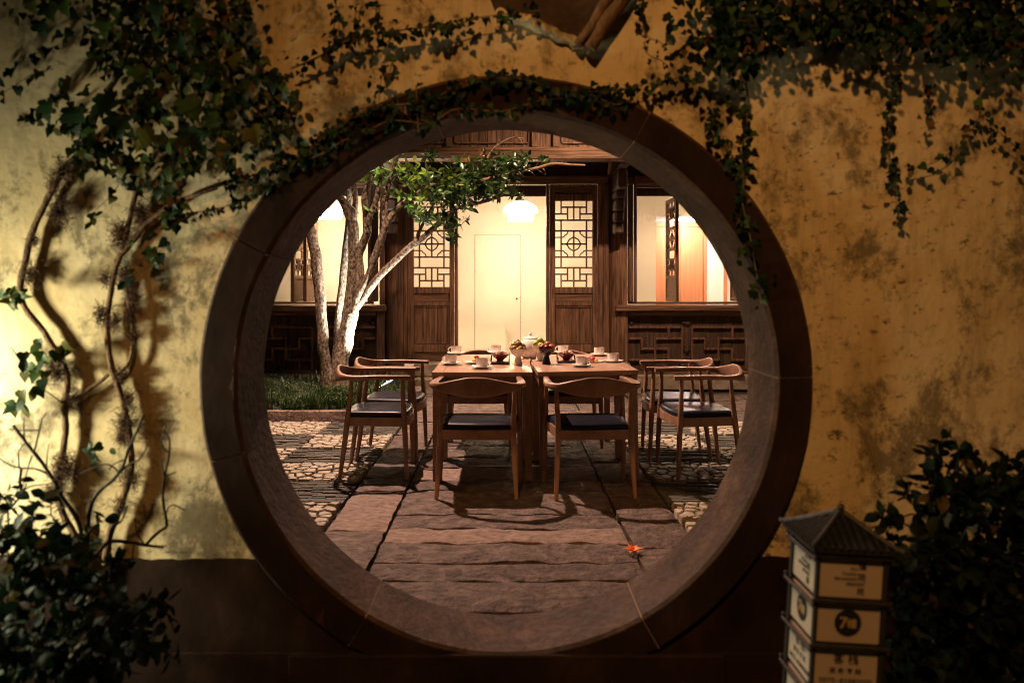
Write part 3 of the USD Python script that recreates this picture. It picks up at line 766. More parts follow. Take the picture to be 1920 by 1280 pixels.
def limb(pts, mat_='bark', name='trunk', sides=14, wob=.10, seed=0):
    """pts: (px, py, width px, depth)."""
    q = np.array([[*P(a, b, d), w * .80 * d / 1500 / 2] for a, b, w, d in pts])
    s = spline(q, step=.045)
    n = (meshkit.noise(s[:, :3] * 6 + seed, seed) - .5)[:, None] * .7
    c = s[:, :3] + n * np.array([1, .6, .2]) * s[:, 3:4] * .5
    v, f = tube(c, s[:, 3] * (1 + .22 * (meshkit.noise(s[:, :3] * 6 + 3, seed + 5) - .5)), sides)
    d = meshkit.fbm(v * 28, 3, seed + 7) - .5
    ctr = np.r_[np.repeat(c, sides, 0), c[:1], c[-1:]]
    v = v + (v - ctr) * (d * wob * 1.5)[:, None]
    return part(tree, name, (v, f), mat_, smooth=True)


limb([(617, 748, 36, 9.0), (611, 690, 28, 8.95), (605, 630, 27, 8.9), (600, 560, 26, 8.9), (593, 490, 25, 8.9), (584, 440, 24, 8.9), (570, 400, 22, 8.9), (556, 350, 20, 8.9), (540, 250, 16, 8.9)], seed=1)
limb([(633, 745, 26, 9.35), (630, 680, 19, 9.35), (634, 610, 18, 9.35), (640, 550, 18, 9.35), (646, 490, 18, 9.35), (652, 430, 16, 9.35), (655, 380, 14, 9.35), (650, 330, 12, 9.35), (640, 240, 10, 9.35)], seed=2)
limb([(634, 750, 46, 9.0), (638, 690, 40, 9.05), (648, 640, 37, 9.1), (656, 590, 37, 9.1), (661, 545, 33, 9.1), (663, 500, 27, 9.1), (663, 450, 25, 9.1), (659, 415, 25, 9.1), (648, 385, 21, 9.1), (634, 366, 17, 9.05), (615, 330, 14, 9.0)], seed=3)
limb([(660, 425, 20, 9.1), (665, 395, 15, 9.08), (666, 365, 13, 9.05), (662, 330, 11, 9.0), (660, 280, 9, 9.0)], name='branch', seed=4)
limb([(668, 560, 24, 9.05), (674, 520, 22, 9.0), (674, 480, 20, 9.0), (681, 455, 20, 8.98), (689, 435, 20, 8.95), (687, 405, 18, 8.95), (684, 375, 16, 8.92), (690, 340, 12, 8.9), (694, 300, 10, 8.9)], name='branch', seed=5)
limb([(688, 430, 16, 8.95), (694, 405, 13, 8.9), (705, 378, 13, 8.88), (711, 350, 11, 8.85), (716, 320, 9, 8.8), (712, 290, 7, 8.8)], name='branch', seed=6)
limb([(662, 590, 26, 9.05), (672, 555, 21, 9.0), (690, 520, 19, 8.95), (702, 485, 18, 8.9), (716, 447, 17, 8.85), (724, 425, 16, 8.82), (738, 400, 15, 8.8), (752, 385, 13, 8.78), (770, 372, 11, 8.72), (800, 352, 9, 8.65), (850, 332, 7, 8.6)], name='branch', seed=7)
limb([(721, 432, 17, 8.85), (722, 400, 14, 8.85), (726, 360, 13, 8.82), (733, 330, 11, 8.8), (742, 300, 9, 8.75), (757, 280, 7, 8.7)], name='branch', seed=8)
limb([(665, 580, 20, 9.05), (690, 545, 17, 8.98), (712, 517, 17, 8.9), (740, 490, 16, 8.85), (770, 462, 15, 8.8), (790, 448, 13, 8.75), (812, 428, 12, 8.7), (832, 410, 10, 8.68), (858, 390, 9, 8.65), (900, 380, 8, 8.6), (945, 366, 6, 8.55)], name='branch', seed=9)
limb([(778, 455, 10, 8.78), (788, 430, 8, 8.75), (800, 405, 6, 8.7), (815, 380, 5, 8.7)], name='branch', seed=10)
limb([(880, 345, 9, 8.6), (930, 332, 9, 8.55), (970, 322, 9, 8.5), (1005, 316, 8, 8.48), (1040, 307, 8, 8.46), (1068, 309, 6, 8.45), (1097, 310, 5, 8.45)], 'twig_wood', 'dead_branch', 8, seed=11)
limb([(905, 320, 6, 8.6), (925, 280, 5, 8.6), (945, 265, 5, 8.6), (962, 258, 4, 8.6), (981, 260, 3, 8.6)], 'twig_wood', 'dead_branch', 8, seed=12)
tw = []
for (x, y, dx, dy) in [(1000, 316, 10, -14), (1015, 313, 8, 12), (1030, 309, 6, -12), (1052, 307, 3, -14), (1062, 308, 8, -10), (990, 319, 12, 10), (930, 276, 8, -14), (938, 270, -4, -12), (965, 258, 12, -4), (970, 258, 10, 12), (1008, 318, 16, 10),
                       (672, 400, -14, -16), (655, 372, 10, -18), (745, 325, 16, -12), (735, 345, -18, -16), (726, 365, -16, 10), (718, 372, -10, 24), (700, 385, 14, 10)]:
    s = P(x, y, 8.55 if x > 850 else 8.8); t_ = P(x + dx, y + dy, 8.5 if x > 850 else 8.72)
    tw.append(tube(spline([s, (s + t_) / 2 + rng.normal(0, .006, 3), t_], n=5), [.007, .006, .005, .004, .002], 5))
part(tree, 'twig', join(tw), 'twig_wood')
cl = []          # leaf clusters: px centre, spread, count, tone painted by how the floodlight falls
spec_ = [((735, 308), (44, 20), 84, 'L'), ((775, 332), (34, 20), 66, 'L'), ((714, 338), (24, 22), 26, 'L'), ((690, 335), (28, 22), 30, 'L'), ((720, 295), (20, 12), 36, 'L'), ((764, 368), (24, 12), 16, 'L'), ((735, 365), (18, 12), 6, 'L'),
         ((815, 345), (30, 24), 85, 'M'), ((860, 330), (38, 28), 125, 'M'), ((905, 335), (36, 30), 120, 'D'), ((945, 330), (30, 30), 110, 'D'), ((965, 310), (26, 18), 50, 'D'), ((925, 300), (26, 14), 34, 'D'), ((890, 300), (22, 10), 14, 'O'),
         ((790, 385), (34, 22), 80, 'M'), ((835, 375), (32, 20), 95, 'D'), ((880, 372), (36, 12), 90, 'D'), ((930, 365), (36, 10), 70, 'D'), ((815, 412), (28, 16), 70, 'D'), ((845, 425), (18, 14), 44, 'D'), ((790, 410), (22, 12), 26, 'M'), ((850, 447), (12, 8), 14, 'D'),
         ((1022, 303), (10, 6), 12, 'D'), ((868, 418), (8, 6), 8, 'D'), ((975, 300), (14, 10), 26, 'D'), ((900, 358), (70, 10), 70, 'D'), ((875, 392), (10, 8), 6, 'D'), ((980, 375), (8, 6), 5, 'D'), ((640, 300), (50, 30), 40, 'M'), ((700, 400), (16, 14), 4, 'L'), ((815, 300), (26, 12), 22, 'D')]
tones = {'L': ['osmanthus_light', 'osmanthus_light', 'osmanthus_mid'], 'M': ['osmanthus_mid', 'osmanthus_dark', 'osmanthus_light', 'osmanthus_mid'], 'D': ['osmanthus_dark', 'osmanthus_dark', 'osmanthus_mid', 'osmanthus_dark'], 'O': ['osmanthus_old', 'osmanthus_mid']}  # L paler as if floodlit, D darker where that light is weak
lv = {}
for (cx, cy), (sx, sy), n, tone in spec_:
    dep0 = np.interp(cx, [640, 750, 850, 960, 1030], [9.0, 8.75, 8.65, 8.55, 8.46])
    k = 0; n = int(n * 1.25)
    while k < n:
        a = rng.uniform(0, 2 * math.pi); rr = math.sqrt(rng.uniform(0, 1))
        x, y, d = cx + sx * rr * math.cos(a), cy + sy * rr * math.sin(a), dep0 + rng.normal(0, .14)
        o = P(x, y, d)
        base = rng.uniform(0, 2 * math.pi); m = int(rng.integers(2, 6))
        ax = np.array([rng.normal(0, .6), rng.normal(0, .5), rng.uniform(.1, 1.0)]); ax /= np.linalg.norm(ax)
        e1 = np.cross(ax, (0.3, .8, .1)); e1 /= np.linalg.norm(e1); e2 = np.cross(ax, e1)
        for j in range(m):
            b = base + j * 2.4
            di = math.cos(b) * e1 + math.sin(b) * e2 + ax * rng.uniform(.1, .7)
            L = rng.uniform(.062, .112)
            lv.setdefault(tones[tone][int(rng.integers(0, len(tones[tone])))], []).append((leaf(o + ax * rng.uniform(0, .03), di, ax + rng.normal(0, .25, 3), L, 'slim', fold=.22, curl=rng.uniform(.05, .3)), L))
            k += 1
tot = 0
for mname, ls in lv.items():
    ls.sort(key=lambda q: -q[1]); nkeep = int(300 * len(ls) / sum(map(len, lv.values())))
    for m, _ in ls[:nkeep]: part(tree, 'leaf', m, mname, smooth=True)
    part(tree, 'small_leaves', join([m for m, _ in ls[nkeep:]]), mname, kind='stuff', smooth=True)

# grass
gv = []
rng = np.random.default_rng(4)
N = 15000
gx, gy = rng.uniform(-4.5, -1.1, N), rng.uniform(8.0, 10.25, N)
V, F = [], []
TU = np.c_[rng.uniform(-4.5, -1.12, 620), rng.uniform(8.02, 10.2, 620)]
for i in range(N):
    h = rng.uniform(.10, .24); a = rng.uniform(0, 2 * math.pi); w = rng.uniform(.003, .006); ln = rng.uniform(.05, .20)
    tu = TU[i % 620]; gx[i], gy[i] = tu + rng.normal(0, .022, 2); h *= .75 + .45 * ((i * 7) % 620 / 620); ln *= 1.25
    if gy[i] < 8.12: a = rng.uniform(math.pi * 1.2, math.pi * 1.8); ln *= 1.15
    d = np.array([math.cos(a), math.sin(a), 0]); s = np.array([-d[1], d[0], 0]) * w
    b = np.array([gx[i], gy[i], .06])
    p1 = b + d * ln * .35 + (0, 0, h * .75); p2 = b + d * ln + (0, 0, h * rng.uniform(.55, 1.0))
    k = len(V); V += [b - s, b + s, p1 - s * .8, p1 + s * .8, p2]; F += [(k, k + 1, k + 3), (k, k + 3, k + 2), (k + 2, k + 3, k + 4)]
solo('grass', (np.array(V), np.array(F)), 'grass_blade', 'long green grass filling the stone-edged bed round the tree', 'grass', kind='stuff')

# floodlight in the grass
fl = thing('floodlight', 'small black floodlight with a glaring white face in the grass', 'floodlight', (-1.31, 9.05, .07))
hz = math.radians(35)
body = lambda m: xform(m, ry=math.radians(-28), t=(0, 0, .15))
part(fl, 'housing', body(cbox(-.12, .14, -.09, .09, -.035, .035, .012)), 'iron_black')
part(fl, 'fins', body(join([cbox(-.09 + .03 * i, -.08 + .03 * i, -.08, .08, -.055, -.0352, .001) for i in range(7)])), 'iron_black')
part(fl, 'glass', body(cbox(-.105, .105, -.078, .078, .0352, .039, .001)), 'flood_glass')
part(fl, 'bracket', join([cbox(-.015, .015, -.105, -.092, .0, .17, .002), cbox(-.015, .015, .092, .105, .0, .17, .002), cbox(-.015, .015, -.105, .105, -.01, -.001, .002)]), 'iron_black')

# ------------------------------------------------------------------ dining chair
def rail():
    half = [(.258, .255), (.268, .16), (.276, .05), (.283, -.06), (.280, -.13), (.256, -.195), (.205, -.243), (.13, -.272), (.06, -.284), (0, -.288)]
    pl = spline(half, n=34); pl = np.vstack([pl, pl[::-1][1:] * (-1, 1)]); n = len(pl)
    d = np.r_[0, np.cumsum(np.linalg.norm(np.diff(pl, axis=0), axis=1))]; s = abs(d / d[-1] * 2 - 1)        # 0 centre, 1 arm tips
    top = np.interp(s, [0, .08, .2, .33, .44, .52, .7, 1], [.772, .770, .752, .731, .724, .724, .727, .722])
    bot = np.interp(s, [0, .08, .2, .33, .44, .52, .7, 1], [.648, .649, .660, .680, .692, .694, .694, .690])
    wid = np.interp(s, [0, .12, .3, .42, .5, .62, .8, .97, 1], [.022, .024, .036, .056, .062, .054, .044, .038, .030])
    t = np.gradient(pl, axis=0); t /= np.linalg.norm(t, axis=1, keepdims=True); nr = np.stack([t[:, 1], -t[:, 0]], 1)
    k = 16; a = np.arange(k) / k * 2 * math.pi; ex = .55
    cu, cv = np.sign(np.cos(a)) * abs(np.cos(a)) ** ex, np.sign(np.sin(a)) * abs(np.sin(a)) ** ex
    V = []
    for i in range(n):
        lean = np.interp(s[i], [0, .35, .5], [.012, .006, 0])
        for u, w in zip(cu, cv):
            q = pl[i] + nr[i] * (u * wid[i] / 2 + w * lean)
            V.append((q[0], q[1], (top[i] + bot[i]) / 2 + w * (top[i] - bot[i]) / 2))
    F = []
    for i in range(n - 1):
        for j in range(k): F.append((i * k + j, i * k + (j + 1) % k, (i + 1) * k + (j + 1) % k, (i + 1) * k + j))
    F = [x for q in F for x in ((q[0], q[1], q[2]), (q[0], q[2], q[3]))]
    for base, rev in ((0, True), ((n - 1) * k, False)):
        for j in range(1, k - 1):
            z = (base, base + j, base + j + 1); F.append(z[::-1] if rev else z)
    return np.array(V), np.array(F)


def soft_poly(pts, r): return Polygon(pts).buffer(-r).buffer(r, quad_segs=5)


chair0 = thing('dining_chair', 'x', 'chair', (0, 0, 0), group='round-backed chairs set round the tables')
part(chair0, 'back_rail', rail(), 'chair_wood', smooth=50)
for s in (-1, 1):
    rl = spline([(s * .252, -.235, 0), (s * .240, -.200, .26), (s * .232, -.182, .42), (s * .238, -.160, .60), (s * .243, -.150, .70)], n=16)
    part(chair0, 'rear_leg', tube(rl, np.interp(rl[:, 2], [0, .2, .40, .55, .7], [.0135, .018, .0205, .0165, .0125]), 12), 'chair_wood', smooth=50)
    f_ = spline([(s * .278, .232, 0), (s * .272, .222, .26), (s * .268, .214, .42), (s * .263, .205, .58), (s * .262, .202, .695)], n=16)
    part(chair0, 'front_leg', tube(f_, np.interp(f_[:, 2], [0, .2, .40, .55, .7], [.0135, .018, .0205, .0165, .0125]), 12), 'chair_wood', smooth=50)
sp_ = [(-.230, -.200), (0, -.218), (.230, -.200), (.250, 0), (.268, .215), (.15, .248), (0, .258), (-.15, .248), (-.268, .215), (-.250, 0)]
outer = soft_poly(sp_, .02); inner = outer.buffer(-.028)
fr = trimesh.creation.extrude_polygon(outer.difference(inner), .062, engine='earcut'); fr.apply_translation((0, 0, .368))
part(chair0, 'seat_frame', tm(fr), 'chair_wood', smooth=40)
cu_ = outer.buffer(-.010); ring = np.array(cu_.exterior.coords)[:-1]
rg = np.array([np.array(cu_.exterior.interpolate(u, normalized=True).coords[0]) for u in np.linspace(0, 1, 60, endpoint=False)])
cc = np.array([0, .02]); V, F = [], []
lay = [(1.0, .431), (1.012, .442), (1.012, .452), (.985, .462), (.93, .469), (.8, .474), (.55, .476), (.28, .474)]
for sc, z in lay: V += [(*(cc + (q - cc) * sc), z) for q in rg]
V.append((*cc, .473)); n = 60
for k in range(len(lay) - 1):
    for i in range(n):
        j = (i + 1) % n; F += [(k * n + i, k * n + j, (k + 1) * n + j), (k * n + i, (k + 1) * n + j, (k + 1) * n + i)]
F += [((len(lay) - 1) * n + i, (len(lay) - 1) * n + (i + 1) % n, len(V) - 1) for i in range(n)]
V = np.array(V); F = np.array(F)
if np.cross(V[F[0, 1]] - V[F[0, 0]], V[F[0, 2]] - V[F[0, 0]]) @ np.array([*(rg[0] - cc), 0]) < 0: F = F[:, ::-1]
part(chair0, 'seat_cushion', (V, F), 'leather', smooth=True)

chairs = [(-.178, 5.275, -1.5, 'front-row chair at the left table, its back to the camera'),
          (.553, 5.275, 4, 'front-row chair at the right table, its back to the camera'),
          (-.925, 5.80, -88, 'nearer of the two chairs on the left side, beside the pebbles'),
          (-.905, 6.41, -92, 'farther of the two chairs on the left side, before the floodlight'),
          (1.40, 5.80, 94, 'nearer of the two chairs on the right side of the tables'),
          (1.355, 6.385, 86, 'farther of the two chairs on the right side of the tables'),
          (-.235, 6.85, 180, 'chair on the far side, only its curved back above the left table'),
          (.53, 6.85, 177, 'chair on the far side, its back hidden by cup and bowl on the right table')]
for i, (x, y, r, lb) in enumerate(chairs):
    if i == 0:
        chair0.GetAttribute('xformOp:translate').Set(Gf.Vec3d(x, y, 0.001)); chair0.GetAttribute('xformOp:rotateXYZ').Set(Gf.Vec3f(0, 0, r)); tag(chair0, lb)
    else: copy_of(chair0, (x, y, .001), r, lb)

# ------------------------------------------------------------------ tables: four square ones pushed together
def table_build():
    t = thing('dining_table', 'x', 'table', group='square tables pushed together')
    w = .348
    part(t, 'top_frame', join([cbox(-w, -w + .075, -w, w, .716, .75, .003), cbox(w - .075, w, -w, w, .716, .75, .003)]), 'table_wood')
    for i in range(4):
        a = -w + .0755 + i * (2 * w - .151) / 4
    part(t, 'top_board', cbox(-w + .0762, w - .0762, -w, w, .7165, .7495, .002), 'table_wood')
    part(t, 'apron', join([cbox(-w + .06, w - .06, s * (w - .03) - .01, s * (w - .03) + .01, .64, .716, .003) for s in (-1, 1)] + [cbox(s * (w - .03) - .01, s * (w - .03) + .01, -w + .06, w - .06, .64, .716, .003) for s in (-1, 1)]), 'chair_wood')
    for sx in (-1, 1):
        for sy in (-1, 1):
            a, b = sx * (w - .031), sy * (w - .031)
            part(t, 'leg', cbox(a - .025, a + .025, b - .025, b + .025, 0, .7155, .005), 'chair_wood')
    return t


tb = table_build()
tabs = [(-.16, 5.845, 0, 'wooden table at the front left, between the two front chairs and the left side'), (.568, 5.86, (0, -.9, 2.2), 'wooden table at the front right, set slightly askew'),
        (-.16, 6.555, 0, 'wooden table at the back left, behind the gap across the tops'), (.560, 6.565, (0, -.3, .8), 'wooden table at the back right, nearest the dark door')]
for i, (x, y, r, lb) in enumerate(tabs):
    if i == 0: tb.GetAttribute('xformOp:translate').Set(Gf.Vec3d(x, y, .001)); tag(tb, lb)
    else: copy_of(tb, (x, y, .001 if i != 1 else .008), 0, lb, rot=r if isinstance(r, tuple) else (0, 0, r))


def on_table(px, py, z=.752):
    Y = (1.35 - z) * 1500 / (py - 534); return np.array([(px - 948) * Y / 1500, Y, z])


# cups and saucers
sau0 = thing('saucer', 'x', 'saucer', group='white saucers on the tables')
part(sau0, 'dish', lathe([(.001, .004), (.035, .003), (.040, .0), (.044, .003), (.078, .017), (.0795, .019), (.077, .0195), (.045, .008), (.001, .007)], 32), 'porcelain', smooth=40)
cup0 = thing('teacup', 'x', 'cup', group='white cups on the tables')
part(cup0, 'bowl', lathe([(.001, .002), (.028, .0), (.032, .003), (.040, .010), (.0435, .022), (.0445, .060), (.0445, .0625), (.0425, .0625), (.0415, .058), (.0405, .022), (.036, .012), (.001, .009)], 32), 'porcelain', smooth=40)
part(cup0, 'handle', tube([(.043 + .024 * math.sin(a), 0, .034 + .020 * math.cos(a)) for a in np.linspace(-.15, math.pi + .15, 14)], .0042, 8), 'porcelain', smooth=True)
part(cup0, 'tea', lathe([(.001, .046), (.0405, .046)], 24), 'red_glaze')
cups = [(855, 664.5, 190, 'at the far left corner of the tables'), (846, 683.5, 190, 'near the left edge of the front left table'), (904, 690.5, 15, 'at the front of the left table, before the fruit plate'), (930, 662.5, 170, 'behind the left bowl of nuts'),
        (1056, 663, 175, 'behind the right bowl of nuts'), (1123.5, 667, 80, 'at the far right of the tables'), (1150, 681, 100, 'at the right edge of the front right table'), (1091, 689, 15, 'at the front of the right table, before the spoon')]
for i, (x, y, r, lb) in enumerate(cups):
    p = on_table(x, y)
    for src, nm, z in ((sau0, 'saucer', 0), (cup0, 'cup', .0085)):
        q = p + (0, 0, z + (.006 if i in (6, 7) else .0))
        if i == 0:
            src.GetAttribute('xformOp:translate').Set(Gf.Vec3d(*q)); src.GetAttribute('xformOp:rotateXYZ').Set(Gf.Vec3f(0, 0, r)); tag(src, f'white {nm} {lb}')
        else: copy_of(src, q, r, f'white {nm} {lb}')

# fruit bowls, nut bowls on trays, teapot, plates
PED = [(.001, .0), (.030, .0), (.034, .004), (.024, .045), (.021, .062), (.030, .070), (.052, .090), (.061, .112), (.062, .122), (.060, .122), (.055, .108), (.040, .092), (.001, .088)]
rng = np.random.default_rng(31)


def pedestal(px, py, m, label, fruits, name='pedestal_bowl', mat_l='porcelain'):
    p = on_table(px, py)
    b = thing(name, label, 'bowl', p); part(b, 'bowl', lathe(PED, 32), m, smooth=40)
    for i, (dx, dy, dz, r, fm, nm, lb) in enumerate(fruits):
        solo(nm, ball(p + (dx, dy, .112 + dz), r, 2, .95, i + 3, .1), fm, lb, 'fruit', smooth=True)


pedestal(971.5, 684, 'porcelain', 'white pedestal bowl of figs and grapes beside the teapot', [
    (-.028, -.025, .012, .026, 'fruit_brown', 'fig', 'brown fig at the front left of the white pedestal bowl'), (.018, -.03, .010, .024, 'fruit_brown', 'fig', 'brown fig at the front right of the white pedestal bowl'),
    (.004, .0, .042, .027, 'fruit_brown', 'fig', 'brown fig on top of the white pedestal bowl'), (-.032, .018, .034, .024, 'fruit_green', 'grape', 'green grape at the left of the white pedestal bowl'),
    (.034, .012, .026, .024, 'fruit_green', 'grape', 'green grape at the right of the white pedestal bowl'), (-.002, -.045, .004, .016, 'fruit_yellow', 'kumquat', 'small yellow fruit at the rim of the white pedestal bowl'), (0, .01, .068, .012, 'fruit_red', 'berry', 'red berry topping the figs'), (-.045, -.005, .012, .020, 'fruit_brown', 'fig', 'small fig at the left rim of the white pedestal bowl'), (.045, -.01, .008, .018, 'fruit_brown', 'fig', 'small fig at the right rim of the white pedestal bowl')])
pedestal(1024.5, 683, 'black_glaze', 'black glazed pedestal bowl of red plums', [
    (-.032, -.012, .014, .026, 'fruit_plum', 'plum', 'dark plum at the left of the black bowl'), (.002, -.03, .014, .027, 'fruit_plum', 'plum', 'dark plum at the front of the black bowl'), (.036, -.008, .016, .028, 'fruit_orange', 'plum', 'orange plum at the right of the black bowl'),
    (.010, .012, .036, .026, 'fruit_orange', 'plum', 'orange plum on top of the black bowl'), (-.018, .03, .02, .025, 'fruit_plum', 'plum', 'dark plum at the back of the black bowl')])
pedestal(1012, 676, 'porcelain', 'white pedestal bowl of green grapes behind the black bowl', [
    (-.03, -.01, .02, .026, 'fruit_green', 'grape', 'green grape at the left of the rear bowl'), (.002, .0, .044, .028, 'fruit_green', 'grape', 'green grape on top of the rear bowl'), (.036, .006, .026, .026, 'fruit_green', 'grape', 'green grape at the right of the rear bowl'), (.006, -.035, .012, .024, 'fruit_yellow', 'kumquat', 'yellow fruit at the front of the rear bowl')])


def nut_bowl(px, py, side):
    p = on_table(px, py); w = .072
    t = thing('serving_tray', f'square black tray with posts under the {side} bowl of nuts', 'tray', p)
    part(t, 'base', cbox(-w, w, -w, w, 0, .018, .003), 'tray_black')
    part(t, 'board', cbox(-w + .008, w - .008, -w + .008, w - .008, .0182, .021, .001), 'table_wood')
    for sx in (-1, 1):
        part(t, 'post', cbox(sx * (w - .004) - .004, sx * (w - .004) + .004, w - .012, w - .004, .0215, .075, .001), 'tray_black'); part(t, 'post', cbox(sx * (w - .004) - .004, sx * (w - .004) + .004, -w + .004, -w + .012, .0215, .050, .001), 'tray_black')
    b = thing('nut_bowl', f'wide dark red bowl of nuts on the {side} tray', 'bowl', p + (0, 0, .0215))
    part(b, 'bowl', lathe([(.001, 0), (.022, 0), (.026, .006), (.030, .012), (.060, .036), (.070, .050), (.071, .053), (.069, .053), (.058, .037), (.030, .016), (.001, .014)], 32), 'red_glaze', smooth=40)
    ns = []
    for i in range(46):
        a, r = rng.uniform(0, 6.28), .060 * math.sqrt(rng.uniform(0, 1)); ns.append(ball((r * math.cos(a), r * math.sin(a), .047 + .022 * (1 - r / .06) + rng.uniform(0, .006)), rng.uniform(.007, .010), 1, .8, i, .2))
    part(b, 'nuts', join(ns), 'nuts', kind='stuff', smooth=True)


nut_bowl(938, 681.5, 'left'); nut_bowl(1062, 680, 'right')
p = on_table(994, 671)
tp = thing('teapot', 'round white porcelain teapot in the middle of the tables', 'teapot', p, 205)
part(tp, 'body', xform(lathe([(.001, .0), (.045, .0), (.050, .004), (.066, .022), (.076, .050), (.074, .078), (.062, .104), (.046, .120), (.040, .124), (.001, .124)], 36), s=1.28), 'porcelain', smooth=40)
part(tp, 'lid', xform(lathe([(.041, .1242), (.042, .127), (.030, .136), (.012, .141), (.007, .146), (.011, .154), (.008, .160), (.001, .161)], 28), s=1.28), 'porcelain', smooth=40)
part(tp, 'spout', xform(tube(spline([(.064, 0, .045), (.092, 0, .062), (.103, 0, .090), (.118, 0, .112)], n=10), np.linspace(.019, .009, 10), 12), s=1.28), 'porcelain', smooth=50)
part(tp, 'handle', xform(tube(spline([(-.058, 0, .104), (-.098, 0, .110), (-.112, 0, .078), (-.100, 0, .044), (-.071, 0, .032)], n=18), .0062, 10), s=1.28), 'porcelain', smooth=True)
for px, py, side, fr_ in ((893, 681.5, 'left', [(-.012, -.01, .016, .020, 'fruit_yellow', 'cake', 'yellow cake on the left plate'), (.014, .006, .014, .020, 'fruit_green', 'grape', 'green grape on the left plate'), (.002, .0, .042, .019, 'fruit_red', 'berry', 'red berry on the cake on the left plate')]),
                          (1110, 680, 'right', [(-.026, .01, .022, .026, 'cake_pink', 'cake', 'pink cake on the right plate'), (.006, -.006, .020, .025, 'fruit_red', 'berry', 'red berry on the right plate'), (.030, -.02, .014, .018, 'fruit_yellow', 'cake', 'yellow cake at the edge of the right plate')])):
    p = on_table(px, py)
    d = thing('dessert_plate', f'white plate of sweets on the {side} table', 'plate', p)
    part(d, 'dish', lathe([(.001, .004), (.045, .003), (.050, .0), (.054, .003), (.092, .014), (.0935, .016), (.091, .0165), (.055, .008), (.001, .007)], 32), 'porcelain', smooth=40)
    for i, (dx, dy, dz, r, fm, nm, lb) in enumerate(fr_): solo(nm, ball(p + (dx, dy, .006 + dz), r, 2, .9, i + 9, .12), fm, lb, 'fruit' if nm != 'cake' else 'cake', smooth=True)
for px, py, lb, a in ((1083, 675, 'steel spoon lying by the right plate of sweets', 2.6), (906, 673, 'steel spoon lying by the left plate of sweets', .3)):
    p = on_table(px, py)
    s_ = thing('teaspoon', lb, 'spoon', p + (0, 0, .004), math.degrees(a))
    part(s_, 'bowl', ball((.062, 0, .004), .017, 2, .35), 'steel', smooth=True); part(s_, 'handle', tube(spline([(.05, 0, .004), (0, 0, .006), (-.07, 0, .003)], n=8), [.003, .0022, .002, .002, .0024, .003, .0036, .003], 8), 'steel', smooth=True)

# dry leaves on the paving
for px, py, a, lb in ((586, 790, .4, 'small dry leaf on the slates at the foot of the kerb'), (515, 789, 2., 'yellowish leaf by the kerb at the far left of the courtyard'), (700, 846, 1., 'small green leaf on the slates under the left chairs')):
    Y_ = 2025 / (py - 534); o = np.array([(px - 948) * Y_ / 1500, Y_, .012])
    lf = thing('fallen_leaf', lb, 'leaf'); part(lf, 'blade', leaf(o, (math.cos(a), math.sin(a), .25), (.2, -.3, 1), .06, 'oval', .3, .4), 'osmanthus_old' if px == 586 else 'osmanthus_light', smooth=True)
    part(lf, 'stalk', tube([o, o - (.02 * math.cos(a), .02 * math.sin(a), -.004)], [.0015, .001], 5), 'osmanthus_old')
# fallen flower
fp = P(1187, 1037, 4.03) * (1, 1, 0) + (0, 0, .008)
rng = np.random.default_rng(8)
pet = [leaf(fp, (math.cos(a), math.sin(a), rng.uniform(.6, 1.6)), (math.cos(a) * -.7, math.sin(a) * -.7, .7), rng.uniform(.042, .056), 'ivy', .3, .5) for a in np.linspace(0, 6.28, 7)[:-1]]
fw = thing('fallen_flower', 'bright orange flower fallen on the paving right of the centre', 'flower')
for m in pet: part(fw, 'petal', m, 'marigold', smooth=True)
part(fw, 'stalk', tube([fp + (0, 0, .012), fp + (-.008, .01, .035), fp + (-.016, .012, .046)], [.004, .003, .002], 6), 'marigold')
